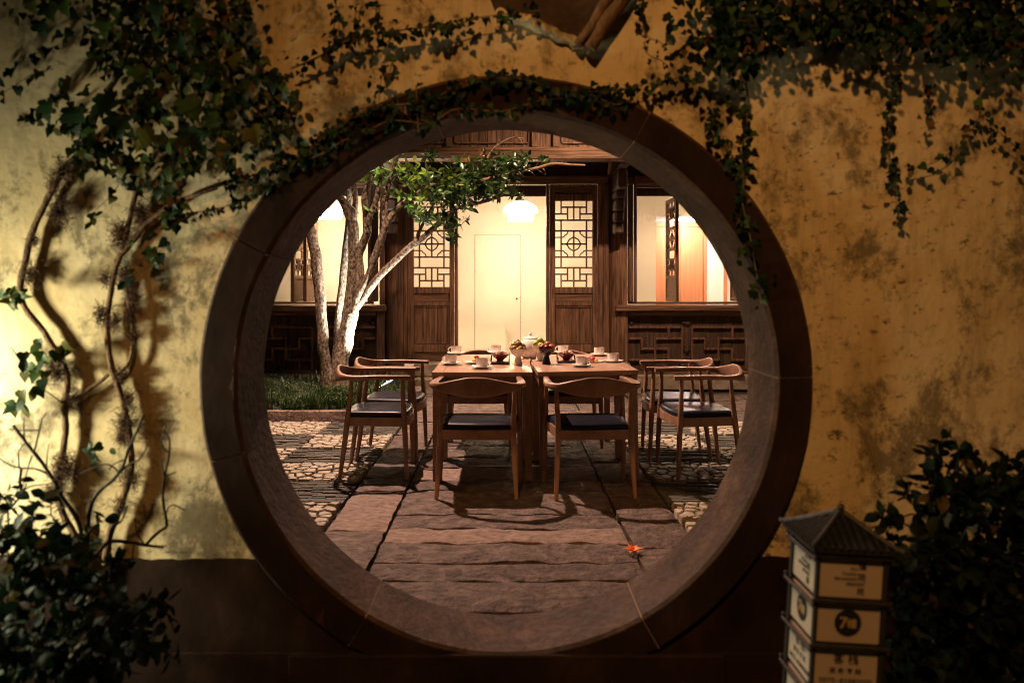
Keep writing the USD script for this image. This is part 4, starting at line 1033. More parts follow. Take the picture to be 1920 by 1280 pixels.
# ------------------------------------------------------------------ lantern-shaped sign post
GLYPH = {'璞':(91,91,[[[0,18,12,24,12,48,2,49,2,57,12,57,12,76,2,76,2,85,30,85,30,76,21,75,21,57,29,57,29,48,21,48,21,27,23,26,32,29,56,29,56,34,36,34,36,42,56,42,56,46,33,47,33,55,45,56,42,64,31,65,32,72,39,73,33,85,35,88,40,89,44,84,47,78,45,72,49,72,50,92,58,91,59,72,63,72,64,92,72,91,72,76,80,89,88,87,81,73,90,72,90,64,81,64,77,56,88,55,89,48,65,46,65,42,86,42,86,34,65,34,65,30,91,29,90,21,70,20,77,13,92,8,87,0,71,7,62,17,50,7,32,0,27,7,44,13,51,21,31,21,5,11,2,11],[75,74,72,72,75,72],[51,64,54,55,67,55,71,63]]]),'院':(86,90,[[[0,86,24,87,29,84,20,59,27,43,86,43,85,35,69,34,69,9,78,9,79,21,81,21,87,18,85,4,82,1,62,2,60,5,60,35,52,35,50,23,45,12,35,3,25,0,21,7,35,14,42,29,42,35,29,36,26,26,21,23,11,23,8,29,8,0,0,0],[8,31,18,31,20,34,19,45,11,56,18,78,8,78]],[[29,78,52,78,48,89,57,91,63,78,85,78,85,60,77,60,77,53,37,53,37,60,29,60],[38,62,76,61,76,70,38,70]]]),'尚':(74,90,[[[0,62,13,63,0,82,0,85,4,87,8,87,12,83,21,68,15,62,32,62,33,91,41,91,42,62,57,62,52,67,65,88,74,86,70,76,60,63,75,61,74,4,67,0,53,0,51,6,51,9,66,9,66,53,10,53,9,0,0,0]],[[18,45,55,46,56,17,27,16,27,10,19,10],[28,38,27,24,47,24,47,38]]]),'幢':(88,91,[[[0,73,12,73,12,91,20,91,20,73,31,73,32,67,46,67,43,75,35,76,35,82,56,83,54,90,62,92,66,83,86,83,86,75,78,75,75,68,88,67,89,60,32,59,31,25,28,22,20,22,20,1,12,0,12,64,7,63,7,20,1,20],[53,74,56,67,66,67,69,74],[20,31,24,31,23,65,20,64]],[[32,4,33,11,56,12,56,16,36,17,36,23,56,25,56,27,38,28,38,56,83,57,84,28,65,27,65,24,85,23,85,16,65,16,65,12,87,11,88,3],[65,35,75,34,75,39,65,39],[65,47,75,46,75,50,65,50],[46,35,56,34,56,39,46,39],[46,47,56,46,56,50,46,50]]]),'客':(89,90,[[[0,29,2,33,18,36,35,44,26,52,12,44,5,49,6,52,20,59,32,72,12,73,12,62,4,62,3,81,40,82,38,90,47,91,51,82,87,81,86,62,77,63,76,73,42,73,40,67,68,66,72,64,71,59,55,43,90,34,85,25,73,27,73,0,63,0,62,3,28,3,27,0,18,0,18,27,3,24],[27,12,63,11,63,23,27,23],[46,38,33,31,58,32],[34,57,43,49,46,49,56,57]]]),'栈':(90,91,[[[0,29,14,61,14,64,3,64,3,73,15,73,16,92,24,91,24,73,35,73,35,67,51,69,51,92,60,91,60,71,72,73,62,84,67,89,80,79,79,74,85,73,85,66,61,61,63,52,85,56,88,54,88,47,65,42,68,29,82,44,89,41,83,30,72,20,74,13,80,9,83,24,85,25,91,21,90,9,85,1,76,0,72,2,63,14,45,4,39,2,34,4,32,10,60,22,55,40,37,37,35,42,29,38,24,46,24,0,15,1,15,37,6,22],[24,64,34,46,53,49,52,60,37,59,35,65]]]),'服':(91,87,[[[44,0,44,88,86,88,87,67,85,61,80,59,65,60,63,67,78,68,78,79,53,79,53,56,85,55,89,53,86,38,77,19,92,6,85,0,71,12,58,1,54,3,52,0],[62,45,67,32,72,28,79,46],[53,10,56,10,65,20,54,42]],[[0,4,7,32,7,87,37,88,37,5,30,0,19,0,17,9,29,9,29,32,16,33,13,14,8,0],[16,43,29,42,29,56,16,56],[17,79,16,65,29,65,29,79]]]),'务':(88,90,[[[2,42,0,50,3,51,33,56,23,66,10,58,4,63,4,66,18,74,32,91,41,89,37,81,76,81,79,79,80,77,75,70,58,56,89,51,85,43,61,46,46,51,8,42],[29,72,39,63,46,61,60,68,63,72]],[[4,0,1,8,22,15,32,25,32,28,7,28,7,36,36,36,38,46,47,45,46,36,80,36,77,12,74,5,69,1,49,1,46,9,65,9,69,17,69,28,43,28,38,18,26,7,8,0]]]),'专':(85,91,[[[0,54,1,62,28,62,30,72,8,72,8,80,33,81,36,92,45,91,43,81,79,81,79,72,40,72,37,62,86,62,86,53,33,52,31,44,75,44,79,41,56,17,56,14,69,8,64,0,45,10,20,18,24,25,46,19,60,35,19,35,24,53]]]),'线':(88,90,[[[32,7,33,10,46,14,58,22,55,41,36,38,35,47,53,51,52,61,38,59,37,67,52,70,51,91,60,91,60,71,77,73,63,83,69,89,83,80,79,75,84,74,85,66,62,63,62,52,86,56,87,48,63,43,64,35,68,28,80,43,88,40,84,32,70,19,72,13,79,9,82,20,84,20,89,16,88,6,82,0,75,0,70,2,62,12,40,2,36,2]],[[2,6,1,15,30,23,34,23,35,20,35,15,6,6]],[[0,32,15,49,9,50,3,48,0,57,9,68,18,90,21,90,26,87,26,83,13,59,21,59,27,70,35,67,33,60,18,39,34,40,34,32,5,25,2,26]]])}


def glyph(ch, h):
    w, hh, polys = GLYPH[ch]; s = h / 100.
    gs = [Polygon(np.array(r[0]).reshape(-1, 2), [np.array(q).reshape(-1, 2) for q in r[1:]]).buffer(0) for r in polys]
    return affinity.scale(union_all(gs), s, s, origin=(0, 0)), w * s


def up(poly, d=.0012):
    return join([tm(trimesh.creation.extrude_polygon(g, d, engine='earcut')) for g in getattr(poly, 'geoms', [poly]) if g.area > 1e-9])


def words(s, h, width=None):
    m = meshkit.text_mesh(s, h, .0012, bold=True); v, f = tm(m)
    if width: v = v * (width / np.ptp(v[:, 0]), 1, 1)
    return v, f


# sign faces are laid out flat: u to the right, v up, then stood up on a side of the post
def stand(m, face, u, v, lift=0.):
    V, F = m; V = np.asarray(V)
    a, b, c = V[:, 0] + u, V[:, 1] + v, V[:, 2] + lift
    if face == 'front': return np.stack([a, -SB - c, b], 1), F
    return np.stack([-SB - c, -a, b], 1), F


SB = .099          # half width of the board faces
sign = thing('lantern_sign', 'lantern-shaped sign post with a tiled cap and lettered cream boards', 'sign', (.976, 2.455, -.21), rot=(0, 3.4, 0))
zt = .775           # underside of the cap
for sx in (-1, 1):
    for sy in (-1, 1):
        part(sign, 'corner_post', cbox(*sorted((sx * .094, sx * .108)), *sorted((sy * .094, sy * .108)), .02, zt, .003), 'sign_frame')
rails = [.765, .632, .500, .366, .235, .10]
for z in rails[0:]:
    for s in (-1, 1):
        part(sign, 'cross_bar', cbox(-.119, .119, *sorted((s * .1085, s * .1195)), z - .006, z + .006, .003), 'sign_frame')
        part(sign, 'cross_bar', cbox(*sorted((s * .1085, s * .1195)), -.119, .119, z - .0185, z - .0065, .003), 'sign_frame')
part(sign, 'core', cbox(-.0935, .0935, -.0935, .0935, .0, zt - .01, .003), 'sign_frame')
boards = {}
for face in ('front', 'left'):
    for k, (z0, z1) in enumerate(((.640, .757), (.508, .624), (.374, .492), (.243, .358), (.108, .227))):
        m = (cbox(-.0925, .0925, -SB, -.0936, z0, z1, .001) if face == 'front' else cbox(-SB, -.0936, -.0925, .0925, z0, z1, .001))
        boards[face, k] = part(sign, 'board', m, 'sign_board')
    b0 = boards[face, 0]
    b = b0; zc = .757
    for ch, y in (('璞', .7225), ('院', .691), ('尚', .650)):
        g, w = glyph(ch, .026); part(b, 'character', stand(up(g), face, .020, y), 'sign_ink')
    for tx, y, u0, w in (('PU', .7215, -.003, .018), ('YUAN', .7065, -.028, .043), ('SHANG', .6915, -.050, .065), ('RESORT', .6770, -.014, .055)):
        part(b, 'lettering', stand(words(tx, .0085, w), face, u0, y), 'sign_ink')
    b = boards[face, 1]
    disc = tm(trimesh.creation.cylinder(.0395, .0014, sections=40)); part(b, 'disc', stand(disc, face, -.002, .567, .0008), 'sign_ink')
    part(b, 'numeral', stand(words('7', .031), face, -.031, .552, .0016), 'sign_gold')
    g, w = glyph('幢', .031); part(b, 'character', stand(up(g), face, -.004, .552, .0016), 'sign_gold')
    b = boards[face, 2]
    for ch, u in (('客', -.038), ('栈', .005)):
        g, w = glyph(ch, .034); part(b, 'character', stand(up(g), face, u, .445), 'sign_ink')
    for ch, u in zip('服务专线', (-.048, -.023, .003, .028)):
        g, w = glyph(ch, .019); part(b, 'character', stand(up(g), face, u, .417), 'sign_ink')
    part(b, 'lettering', stand(words('0573-81880000', .0125, .155), face, -.078, .390), 'sign_ink')
# tiled cap
E_, ap = .128, .078
cap = []
zb = zt + .012
part(sign, 'cap_plate', cbox(-.128, .128, -.128, .128, zt, zb - .001, .003), 'sign_frame')
prof = lambda t: zb + ap * (t ** 1.12)
faces = []
V, F = [], []
n = 8
for i in range(n + 1):
    t = i / n * .93; r = E_ * (1 - t); z = prof(t)
    V += [(-r, -r, z), (r, -r, z), (r, r, z), (-r, r, z)]
for i in range(n):
    for j in range(4): F.append((i * 4 + j, i * 4 + (j + 1) % 4, i * 4 + 4 + (j + 1) % 4, i * 4 + 4 + j))
V.append((0, 0, prof(.95))); F = [x for q in F for x in ((q[0], q[1], q[2]), (q[0], q[2], q[3]))] + [(n * 4 + j, n * 4 + (j + 1) % 4, len(V) - 1) for j in range(4)]
part(sign, 'cap', (np.array(V), np.array(F)), 'sign_tile')
for side in range(4):
    for k in range(11):
        u = -E_ + (k + .5) * 2 * E_ / 11
        tmx = 1 - abs(u) / E_
        if tmx < .06: continue
        ts = np.linspace(-.02, tmx * .93, 9)
        pts = [(u, -E_ * (1 - t), prof(max(t, 0)) + .002) for t in ts]
        part(sign, 'cap_tile', xform(tube(pts, .0068 + .0010 * (np.arange(9) % 2), 7), rz=side * math.pi / 2), 'sign_tile', smooth=40)
    hp = [(-E_ * (1 - t) * 1.01, -E_ * (1 - t) * 1.01, prof(max(t, 0)) + .006) for t in np.linspace(-.05, .94, 10)]
    part(sign, 'cap_ridge', xform(tube(hp, .0085, 8), rz=side * math.pi / 2), 'sign_frame', smooth=40)
part(sign, 'finial', lathe([(.001, prof(.9) - .01), (.018, prof(.9) - .01), (.016, prof(.9) + .012), (.008, prof(.9) + .016), (.012, prof(.9) + .024), (.008, prof(.9) + .034), (.001, prof(.9) + .036)], 16), 'sign_frame', smooth=40)
part(sign, 'foot', cbox(-.13, .13, -.13, .13, -.03, .02, .006), 'sign_frame')

# ------------------------------------------------------------------ climbers on the wall
rng = np.random.default_rng(77)
WY = 2.985


def stem(pts, r0, r1, off=.02, seed=0, step=.03, sides=7, wob=.15, y=WY):
    q = np.array([P(a, b, y - off) for a, b in pts]); s = spline(q, step=step); n = len(s)
    s = s + (meshkit.noise(s[:, :, None] * 14 + np.arange(3) * 9.1 + seed, seed) - .5) * np.array([.022, .016, .010]) * min(1, r0 / .008)
    return s, tube(s, np.linspace(r0, r1, n) * (1 + .3 * (meshkit.noise(s * 30, seed + 2) - .5)), sides, seed=seed, wob=wob)


def ivy_leaf(p, L, out=.4, kinds=('ivy', 'ivy', 'oval'), down=True):
    a = rng.normal(-math.pi / 2, .75) if down else rng.uniform(0, 6.28)
    d = np.array([math.cos(a), -abs(rng.normal(0, out)) * .8, math.sin(a)])
    nn = np.array([rng.normal(0, .45), -1, rng.normal(.25, .45)])
    return leaf(p, d, nn, L, kinds[int(rng.integers(0, len(kinds)))], fold=rng.uniform(-.1, .45), curl=rng.uniform(-.15, .6))


def along(pts, n, spread, off=(.015, .06), L=(.018, .032), y=WY, **kw):
    q = np.array(pts, float); s = spline(q, n=max(3 * n, 30)); out = []
    for _ in range(n):
        i = rng.integers(0, len(s)); x, z = s[i] + rng.normal(0, spread, 2)
        p = P(x, z, y - rng.uniform(*off)); l = rng.uniform(*L)
        out.append((ivy_leaf(p, l, **kw), l))
    return out


def area(poly, n, off=(.02, .14), L=(.022, .046), y=WY, **kw):
    out = []
    for x, z in in_poly(poly, n, rng):
        p = P(x, z, y - rng.uniform(*off)); l = rng.uniform(*L); out.append((ivy_leaf(p, l, **kw), l))
    return out


IV_D = ['ivy_deep'] * 8 + ['ivy_green'] * 5 + ['ivy_fresh', 'ivy_dead']; IV_G = ['ivy_green', 'ivy_deep', 'ivy_deep', 'ivy_fresh', 'ivy_green', 'ivy_olive'] * 3 + ['ivy_dead']
# left cluster
t = thing('ivy_thicket', 'dense thicket of ivy over the top left of the wall', 'ivy')
A1 = [(60, -40), (50, 30), (90, 70), (150, 85), (170, 120), (120, 170), (75, 235), (120, 265), (150, 325), (215, 320), (265, 375), (330, 370), (420, 335), (555, 300), (625, 250), (580, 180), (548, 128), (490, 85), (470, 40), (520, -40)]
A2 = [(200, -40), (160, 60), (190, 130), (120, 240), (160, 310), (260, 360), (400, 320), (520, 280), (570, 200), (530, 130), (470, 80), (460, -40)]
lv_ = area(A1, 380) + area(A2, 650, off=(.02, .17)) + area([(-10, -40), (0, 25), (60, 40), (100, -40)], 24)
put_leaves(t, lv_, IV_G, rng)
for pts in ([(345, 330), (340, 220), (345, 120), (335, -40)], [(150, 300), (190, 200), (240, 100), (280, -40)], [(480, 250), (430, 150), (420, 20), (400, -40)]):
    part(t, 'stem', stem(pts, .012, .007, .03, seed=int(pts[0][0]))[1], 'vine_bark', smooth=60)
# broad lobed leaves hanging over it
t = thing('grape_vine', 'broad lobed vine leaves hanging over the ivy at upper left', 'vine')
bl = []
for x, y, w in [(90, 215, 60), (140, 235, 74), (215, 225, 88), (225, 245, 70), (280, 205, 62), (345, 215, 70), (350, 275, 66), (290, 285, 74), (170, 255, 56), (415, 175, 64), (395, 240, 60), (90, 30, 60), (75, 60, 50), (380, 60, 60), (330, 95, 58), (450, 215, 56), (470, 265, 60), (250, 150, 56), (420, 290, 50), (120, 20, 60), (200, 60, 56), (245, 30, 60), (300, 30, 60), (350, -2, 66), (440, 120, 50), (510, 190, 48), (180, 290, 48), (260, 330, 44), (60, 18, 46), (310, 160, 52), (370, 140, 50)]:
    p = P(x, y - w * .4, WY - rng.uniform(.10, .20)); L = w * 1.85 / 1500
    a = rng.normal(-math.pi / 2, .6)
    bl.append((leaf(p, (math.cos(a), -.25, math.sin(a)), (rng.normal(0, .4), -1, rng.normal(.3, .3)), L, 'grape', fold=rng.uniform(.1, .5), curl=rng.uniform(.2, .7)), L))
put_leaves(t, bl, ['ivy_olive', 'ivy_fresh', 'ivy_green', 'ivy_green', 'ivy_deep'], rng)
part(t, 'stem', join([stem([(340, -30), (300, 90), (210, 200), (110, 215)], .004, .002, .07, 3)[1], stem([(300, 90), (350, 200), (420, 280)], .004, .002, .07, 5)[1]]), 'dead_twig', smooth=60)
# trailing sprigs on the left
for pts, n, lb in (([(110, 85), (50, 110), (5, 140), (-20, 160)], 12, 'thin ivy sprig trailing left, uppermost on the bright left wall'), ([(100, 130), (60, 140), (30, 160), (-5, 180)], 10, 'thin ivy sprig trailing left, second down on the bright left wall'),
                   ([(125, 145), (95, 190), (60, 215), (30, 235)], 34, 'leafy ivy sprig pointing down to the left edge of the wall'), ([(235, 320), (215, 360), (180, 395), (166, 420)], 8, 'bare thread of ivy with few leaves on the left wall')):
    t = thing('ivy_sprig', lb, 'ivy'); sd_ = int(pts[1][0] + pts[1][1])
    part(t, 'stem', stem(pts, .0018, .001, .03, sd_)[1], 'vine_bark')
    put_leaves(t, along(pts, n, 5, L=(.022, .042), off=(.02, .07)), IV_G, rng)
# band of ivy along the top of the ring
band = [([(330, 402), (390, 395), (430, 385), (480, 362), (520, 340)], 70, 5, (.010, .020), 'string of small ivy leaves left of the round gate'),
        ([(420, 350), (500, 320), (560, 300), (600, 262), (625, 238), (700, 200), (760, 196), (800, 190), (850, 165), (880, 150), (920, 145), (960, 147), (1010, 155), (1040, 168), (1110, 172), (1160, 168), (1210, 158), (1290, 142)], 330, 8, (.014, .026), 'ivy garland arching along the top of the round gate'),
        ([(560, 310), (610, 285), (650, 262), (700, 240), (740, 226), (800, 232), (860, 205), (940, 210), (1000, 192), (1060, 183), (1100, 178), (1160, 198), (1172, 182)], 190, 8, (.013, .026), 'lower ivy strand crossing the stone of the round gate'),
        ([(545, 128), (600, 105), (640, 82), (680, 66), (730, 60), (790, 52), (850, 48), (900, 34), (960, 26), (1010, 20)], 150, 8, (.013, .026), 'upper ivy strand crossing the wall above the gate'),
        ([(735, 62), (725, 95), (718, 130), (712, 165), (710, 195)], 22, 11, (.013, .026), 'ivy runner hanging down from the upper strand above the gate'),
        ([(780, 160), (782, 190), (783, 220), (785, 250)], 18, 10, (.014, .026), 'short ivy runner hanging over the gate stone'),
        ([(628, -10), (630, 30), (622, 60)], 12, 8, (.014, .024), 'ivy tip hanging at the top edge, left of the middle'),
        ([(672, -10), (668, 20), (665, 45)], 8, 8, (.014, .024), 'second ivy tip hanging at the top edge, left of the middle'),
        ([(705, -10), (706, 15), (700, 40)], 8, 8, (.014, .024), 'third ivy tip hanging at the top edge, left of the middle'),
        ([(1385, 120), (1400, 180), (1402, 230), (1390, 290), (1395, 340), (1392, 375), (1402, 420), (1412, 470), (1420, 520), (1428, 570)], 90, 9, (.014, .028), 'long ivy strand hanging down onto the right side of the gate'),
        ([(1690, 110), (1672, 170), (1670, 210), (1667, 260), (1668, 300), (1680, 345), (1688, 395)], 56, 8, (.014, .028), 'long ivy strand hanging in the middle of the right wall'),
        ([(1850, 110), (1838, 160), (1840, 200), (1800, 270), (1770, 295), (1740, 310), (1712, 315)], 34, 9, (.014, .028), 'ivy strand curving left on the right wall'),
        ([(1858, 225), (1880, 255), (1905, 275), (1925, 290)], 14, 9, (.016, .028), 'ivy strand leaving by the right edge of the wall'),
        ([(1745, 150), (1742, 190), (1748, 225)], 14, 7, (.014, .026), 'short ivy tip between the two strands of the right wall'),
        ([(1330, 195), (1352, 250), (1375, 300), (1400, 335)], 34, 10, (.016, .030), 'leafy ivy strand beside the upper right of the gate'),
        ([(1205, 45), (1212, 70), (1235, 78), (1250, 90)], 7, 3, (.010, .016), 'tiny ivy sprig on the wall above the gate, right of the dark brick patch'),
        ([(1195, -15), (1200, 10), (1196, 25)], 6, 6, (.018, .028), 'two dark ivy leaves at the top edge by the leaning stems')]
for i, (pts, n, spd, L, lb) in enumerate(band):
    t = thing('ivy_strand', lb, 'ivy')
    part(t, 'stem', stem(pts, .004 if n > 100 else .0022, .0015, .03, 40 + i, y=WY - (.02 if 'stone' in lb or 'gate' in lb else 0))[1], 'vine_bark')
    put_leaves(t, along(pts, int(n * .95) + 2, spd, L=(L[0] * 1.15, L[1] * 1.4), y=WY - .012), IV_D, rng)
# right cluster
t = thing('ivy_curtain', 'heavy dark curtain of ivy hanging over the top right of the wall', 'ivy')
B1 = [(1225, -40), (1255, 10), (1248, 100), (1290, 130), (1320, 200), (1345, 215), (1400, 175), (1450, 110), (1520, 80), (1600, 95), (1650, 130), (1700, 115), (1760, 115), (1800, 150), (1850, 165), (1930, 150), (1930, -40)]
B2 = [(1330, -40), (1340, 60), (1370, 140), (1440, 95), (1520, 70), (1700, 90), (1930, 110), (1930, -40)]
put_leaves(t, area(B1, 330, off=(.02, .10)) + area(B2, 950, off=(.02, .18)), IV_D, rng)
for pts in ([(1400, 180), (1395, 90), (1410, -40)], [(1680, 120), (1700, 40), (1690, -40)], [(1840, 140), (1830, 40), (1850, -40)]):
    part(t, 'stem', stem(pts, .008, .006, .03, seed=int(pts[0][0]))[1], 'vine_bark', smooth=60)


# woody stems with clumps of aerial roots
def root_clump(x, y, size, n, off=.022, bias=(0, 0)):
    c = P(x, y, WY - off); out = []
    R = size * 3 / 1500
    for _ in range(int(n * 4)):
        d = np.array([rng.normal(bias[0], 1), rng.normal(0, .5), rng.normal(bias[1] * 1.3, 1)]); d /= np.linalg.norm(d)
        L = R * rng.uniform(.2, .75); s = c + rng.normal(0, .36, 3) * R * (1, .35, 1.4)
        k = rng.normal(0, .9, 3); k2 = rng.normal(0, .9, 3)
        q = np.array([s, s + d * L * .35 + k * L * .12, s + d * L * .7 + k * L * .3 + k2 * L * .1, s + d * L + k2 * L * .35]); q[:, 1] = np.minimum(q[:, 1], WY + .008)
        out.append(tube(q, [.0012, .0011, .0009, .0004], 3, cap=False))
    return out


t = thing('wisteria', 'brown woody vine with hairy root clumps, leftmost on the pale wall', 'vine')
s_, m = stem([(158, 270), (150, 285), (120, 320), (95, 365), (75, 400), (60, 445), (50, 480), (38, 520), (36, 556), (58, 590), (80, 620), (104, 655), (122, 684), (130, 715), (124, 755), (126, 800), (120, 850), (110, 905), (118, 955), (140, 1000), (158, 1050), (170, 1120)], .011, .013, .014, 5, sides=9)
part(t, 'stem', m, 'vine_bark', smooth=60)
part(t, 'stem', stem([(124, 757), (150, 742), (175, 722), (203, 702)], .009, .006, .012, 6)[1], 'vine_bark', smooth=60)
part(t, 'stem', stem([(118, 755), (90, 735), (65, 720), (48, 695), (36, 672), (20, 650)], .0028, .0018, .03, 7)[1], 'vine_bark')
rc = []
for x, y, sz, n, b in [(118, 318, 22, 60, (.4, 0)), (100, 345, 16, 40, (.6, 0)), (108, 395, 24, 90, (.7, -.3)), (62, 450, 12, 40, (.6, -.3)), (55, 512, 20, 60, (.6, -.6)), (108, 692, 22, 80, (-.4, -.3)), (135, 745, 16, 40, (.6, -.3)), (120, 880, 26, 130, (0, .2)), (112, 915, 18, 50, (-.3, .6)), (98, 925, 18, 60, (-.6, -.2))]:
    rc += root_clump(x, y, sz, n, bias=b)
part(t, 'aerial_roots', join(rc), 'root_hair', kind='stuff')
lv_ = along([(40, 540), (30, 555), (10, 560)], 18, 7, off=(.06, .12), L=(.024, .045)) + along([(50, 690), (80, 655), (120, 650), (135, 665)], 16, 9, off=(.05, .1), L=(.040, .056)) + along([(60, 720), (30, 760), (5, 780)], 9, 6, off=(.05, .1), L=(.044, .060)) + along([(75, 705), (95, 690)], 4, 5, off=(.05, .1), L=(.040, .05))
put_leaves(t, lv_, ['ivy_fresh', 'ivy_green', 'ivy_olive'], rng)
t = thing('wisteria', 'dark twisting double vine stem between the leftmost vine and the gate', 'vine')
part(t, 'stem', stem([(292, 285), (275, 320), (262, 350), (250, 395), (240, 430), (228, 468), (215, 505), (206, 560), (200, 605), (203, 650), (212, 700), (226, 745), (238, 782), (246, 820), (250, 870), (238, 915), (222, 955), (206, 1000), (198, 1045), (188, 1110)], .009, .013, .016, 15, sides=9)[1], 'vine_bark', smooth=60)
part(t, 'stem', stem([(410, 352), (360, 368), (318, 386), (285, 408), (262, 436), (240, 462), (222, 492)], .007, .011, .014, 16, sides=8)[1], 'vine_bark', smooth=60)
part(t, 'stem', stem([(233, 490), (237, 550), (243, 590), (247, 630), (243, 672), (228, 695), (212, 704)], .0065, .006, .014, 17)[1], 'vine_bark', smooth=60)
rc = []
for x, y, sz, n, b in [(272, 345, 18, 40, (.6, 0)), (262, 395, 20, 60, (0, 0)), (228, 440, 24, 90, (-.4, 0)), (232, 520, 20, 70, (.4, -.3)), (199, 522, 14, 40, (-.6, 0)), (192, 588, 18, 60, (-.5, -.3)), (214, 600, 16, 50, (.6, -.3)), (248, 556, 16, 50, (.6, 0)), (240, 592, 12, 40, (.3, 0)), (250, 632, 14, 40, (0, 0)), (224, 705, 16, 40, (.6, -.3)), (238, 748, 18, 50, (.7, 0)), (236, 790, 22, 80, (-.6, -.2)), (232, 818, 16, 60, (-.5, -.4)), (244, 895, 22, 60, (.4, 0)), (226, 945, 18, 50, (-.2, -.2))]:
    rc += root_clump(x, y, sz, n, bias=b)
part(t, 'aerial_roots', join(rc), 'root_hair', kind='stuff')
put_leaves(t, along([(330, 365), (325, 405), (320, 435)], 28, 10, off=(.05, .1), L=(.028, .048)) + along([(275, 440), (290, 480), (270, 500), (225, 530)], 16, 12, off=(.04, .08), L=(.024, .045)) + along([(165, 848), (185, 838)], 6, 7, off=(.04, .08), L=(.03, .045)), IV_G, rng)
# stout leaning stems above the gate
t = thing('leaning_branch', 'pair of stout old branches leaning over the wall above the gate', 'branch')
part(t, 'branch', stem([(1105, 92), (1122, 62), (1150, 20), (1185, -40)], .024, .027, .035, 23, sides=10)[1], 'vine_bark', smooth=60)
part(t, 'branch', stem([(1088, 84), (1104, 58), (1128, 18), (1160, -40)], .017, .022, .025, 24, sides=10)[1], 'vine_bark', smooth=60)

# leafless shrub in front of the left wall
t = thing('bare_shrub', 'leafless dark twiggy shrub standing before the lower left wall', 'shrub')
tw = [([(172, 1090), (158, 1020), (146, 978), (120, 935), (100, 898), (80, 868), (62, 846), (44, 822), (25, 797)], .009, .005), ([(172, 1080), (163, 1010), (166, 968), (180, 930), (205, 905), (225, 882), (238, 850), (248, 825), (262, 795), (269, 777)], .009, .004),
      ([(160, 1060), (185, 1035), (208, 1014), (240, 1016), (270, 1022), (305, 1026)], .008, .005), ([(272, 1022), (300, 995), (313, 985), (305, 935), (308, 895), (316, 850), (318, 825), (306, 805), (310, 797)], .006, .003), ([(314, 848), (302, 830), (306, 812)], .003, .002), ([(309, 895), (304, 870), (303, 860)], .003, .002), ([(309, 893), (330, 884)], .003, .002), ([(312, 960), (322, 945), (345, 955)], .003, .002),
      ([(205, 1012), (214, 985), (228, 975), (240, 945), (215, 975)], .005, .002), ([(252, 1022), (250, 1040), (251, 1055)], .003, .002), ([(270, 1020), (258, 1000), (254, 970)], .003, .002), ([(225, 882), (240, 872), (262, 860), (275, 828)], .004, .002), ([(222, 884), (200, 870), (175, 876), (150, 888)], .003, .0015), ([(225, 880), (232, 862), (215, 868), (205, 880)], .003, .0015),
      ([(100, 898), (66, 878), (38, 876), (36, 850), (48, 830)], .004, .002), ([(40, 878), (38, 905), (40, 925), (25, 945), (0, 970)], .005, .003), ([(62, 846), (66, 838), (72, 815), (78, 790), (86, 775)], .004, .002), ([(72, 805), (45, 806), (16, 803)], .003, .0015), ([(44, 822), (44, 790), (45, 782)], .003, .0015), ([(40, 876), (15, 870), (-10, 850)], .003, .002), ([(88, 875), (90, 845), (92, 832)], .003, .0015), ([(60, 855), (45, 905), (40, 925)], .003, .0015), ([(-10, 915), (12, 940), (30, 965)], .004, .002), ([(50, 905), (53, 905), (40, 925), (60, 910), (95, 905), (110, 890)], .003, .002)]
YS = 2.80
ms = []
for i, (pts, a, b) in enumerate(tw):
    q = np.array([P(x, y, YS - .02 * math.sin(i * 1.7) - .0002 * abs(y - 1000)) for x, y in pts]); s_ = spline(q, step=.018)
    s_ += (meshkit.noise(s_[:, :, None] * 30 + np.arange(3) * 5.3 + i, i) - .5) * .008
    part(t, 'twig', tube(s_, np.linspace(a, b, len(s_)) * 1.05, 6, seed=i, wob=.2), 'dead_twig', smooth=60)

# leafy shrubs
def shrub(name, label, boundary, n, depth, L, seed, stems=(), shoots=()):
    g = np.random.default_rng(seed); t = thing(name, label, 'shrub'); out = []

    def whorl(o, ax, k):
        ax = ax / np.linalg.norm(ax); e1 = np.cross(ax, (.3, .8, .1)); e1 /= np.linalg.norm(e1); e2 = np.cross(ax, e1); b0 = g.uniform(0, 6.28)
        for j in range(k):
            b = b0 + 2.3 * j; l = g.uniform(*L)
            out.append((leaf(o + ax * .012 * j, math.cos(b) * e1 + math.sin(b) * e2 + ax * g.uniform(.1, .7), ax + g.normal(0, .35, 3), l, 'oval' if g.uniform() < .7 else 'slim', fold=g.uniform(.0, .4), curl=g.uniform(-.1, .5)), l))
    for x, y in in_poly(boundary, n, g):
        if g.uniform() < .3: x, y = x + g.normal(0, 20), y + g.normal(0, 20)
        whorl(P(x, y, g.uniform(*depth)), np.array([g.normal(0, .6), -abs(g.normal(0, .6)), g.uniform(.0, 1.)]), int(g.integers(2, 5)))
    put = list(stems)
    for pts in shoots:
        d = g.uniform(depth[0] + .1, depth[1]); put.append([(x, y, d) for x, y in pts])
        s = spline(np.array([P(x, y, d) for x, y in pts]), n=9)
        for q in s[2:]: whorl(q, (s[-1] - s[0]) + g.normal(0, .05, 3), 2)
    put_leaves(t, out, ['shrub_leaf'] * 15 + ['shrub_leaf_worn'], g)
    for i, pts in enumerate(put):
        q = np.array([P(x, y, d) for x, y, d in pts]); r = .012 if len(stems) > i else .004
        part(t, 'stem', tube(spline(q, n=10), np.linspace(r, r * .4, 10), 7), 'dead_twig', smooth=60)


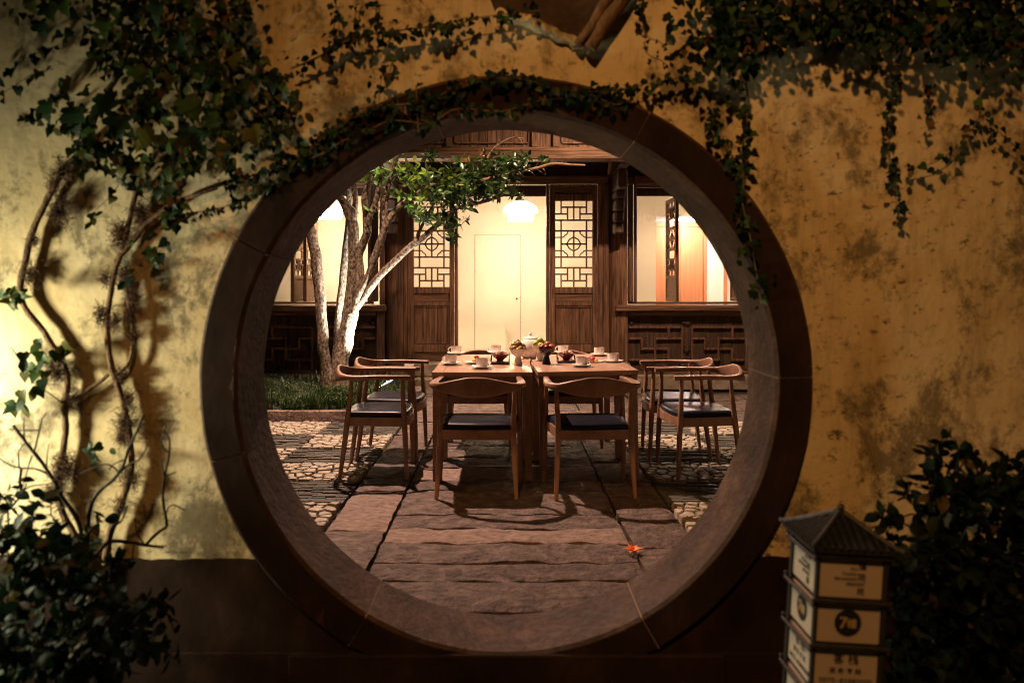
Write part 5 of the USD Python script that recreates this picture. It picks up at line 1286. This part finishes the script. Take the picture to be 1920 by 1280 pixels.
shrub('leafy_shrub', 'dark leafy shrub filling the lower left corner', [(-40, 990), (30, 985), (75, 1000), (120, 1020), (165, 1040), (185, 1060), (235, 1085), (240, 1130), (290, 1160), (300, 1200), (285, 1225), (240, 1240), (215, 1300), (-40, 1310)], 430, (2.28, 2.78), (.034, .060), 41, shoots=([(20, 1000), (15, 960), (30, 925), (38, 905)], [(60, 1000), (62, 965), (85, 935)], [(120, 1030), (110, 985), (95, 960), (100, 930)], [(150, 1040), (170, 990), (195, 975)], [(5, 990), (-5, 950), (8, 925)], [(240, 1180), (280, 1165), (310, 1150), (325, 1180)], [(240, 1130), (285, 1125), (312, 1128)], [(230, 1210), (290, 1215), (325, 1235)], [(180, 1060), (215, 1050), (235, 1062)]),
      stems=([(60, 1330, 2.6), (80, 1150, 2.55), (60, 1000, 2.55)], [(120, 1330, 2.6), (180, 1180, 2.5), (290, 1180, 2.45)], [(150, 1330, 2.7), (150, 1150, 2.68), (130, 1000, 2.68)]))
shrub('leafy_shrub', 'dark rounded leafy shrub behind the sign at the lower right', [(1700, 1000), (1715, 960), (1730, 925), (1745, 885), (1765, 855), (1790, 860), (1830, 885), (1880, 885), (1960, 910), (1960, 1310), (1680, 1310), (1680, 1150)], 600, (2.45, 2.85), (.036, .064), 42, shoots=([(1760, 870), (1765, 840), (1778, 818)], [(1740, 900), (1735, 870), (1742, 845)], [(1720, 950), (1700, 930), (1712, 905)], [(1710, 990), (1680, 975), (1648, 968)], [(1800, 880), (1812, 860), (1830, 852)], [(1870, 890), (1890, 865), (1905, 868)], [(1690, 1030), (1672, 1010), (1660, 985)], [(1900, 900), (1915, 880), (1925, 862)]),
      stems=([(1760, 1330, 2.7), (1750, 1150, 2.68), (1760, 850, 2.68)], [(1800, 1330, 2.7), (1850, 1100, 2.6), (1870, 880, 2.6)]))

# lamps that stand outside the frame and light the place
g_ = thing('garden_lamp', 'small garden lamp on a stake before the bright left wall', 'lamp', (FRONT_L[0], FRONT_L[1], -.21))
part(g_, 'stake', tube([(0, 0, 0), (0, 0, FRONT_L[2] + .1)], .012, 8), 'iron_black'); part(g_, 'hood', lathe([(.001, FRONT_L[2] + .33), (.10, FRONT_L[2] + .31), (.12, FRONT_L[2] + .30), (.001, FRONT_L[2] + .32)], 18), 'iron_black')
g_ = thing('street_lamp', 'tall street lamp in the lane outside the wall', 'lamp', (STREET[0], STREET[1], -.21))
part(g_, 'pole', tube([(0, -.35, 0), (0, -.35, STREET[2] + .7), (0, 0, STREET[2] + .75)], .04, 10), 'iron_black'); part(g_, 'hood', lathe([(.001, STREET[2] + .74), (.16, STREET[2] + .66), (.24, STREET[2] + .44), (.22, STREET[2] + .44), (.001, STREET[2] + .68)], 20), 'iron_black')
for q, yb, sd_ in ((YARD_L, 9.3, 'left'), (YARD_R, 9.3, 'right')):
    g_ = thing('wall_lamp', f'hooded lamp on an arm from the upper storey over the {sd_} of the courtyard', 'lamp', (q[0], q[1], q[2]))
    part(g_, 'arm', tube([(0, 0, .22), (0, (yb - q[1]) * .5, .35), (0, yb - q[1] + .2, .2)], .018, 8), 'iron_black'); part(g_, 'hood', lathe([(.001, .26), (.10, .2), (.16, .09), (.15, .09), (.001, .21)], 20), 'iron_black')
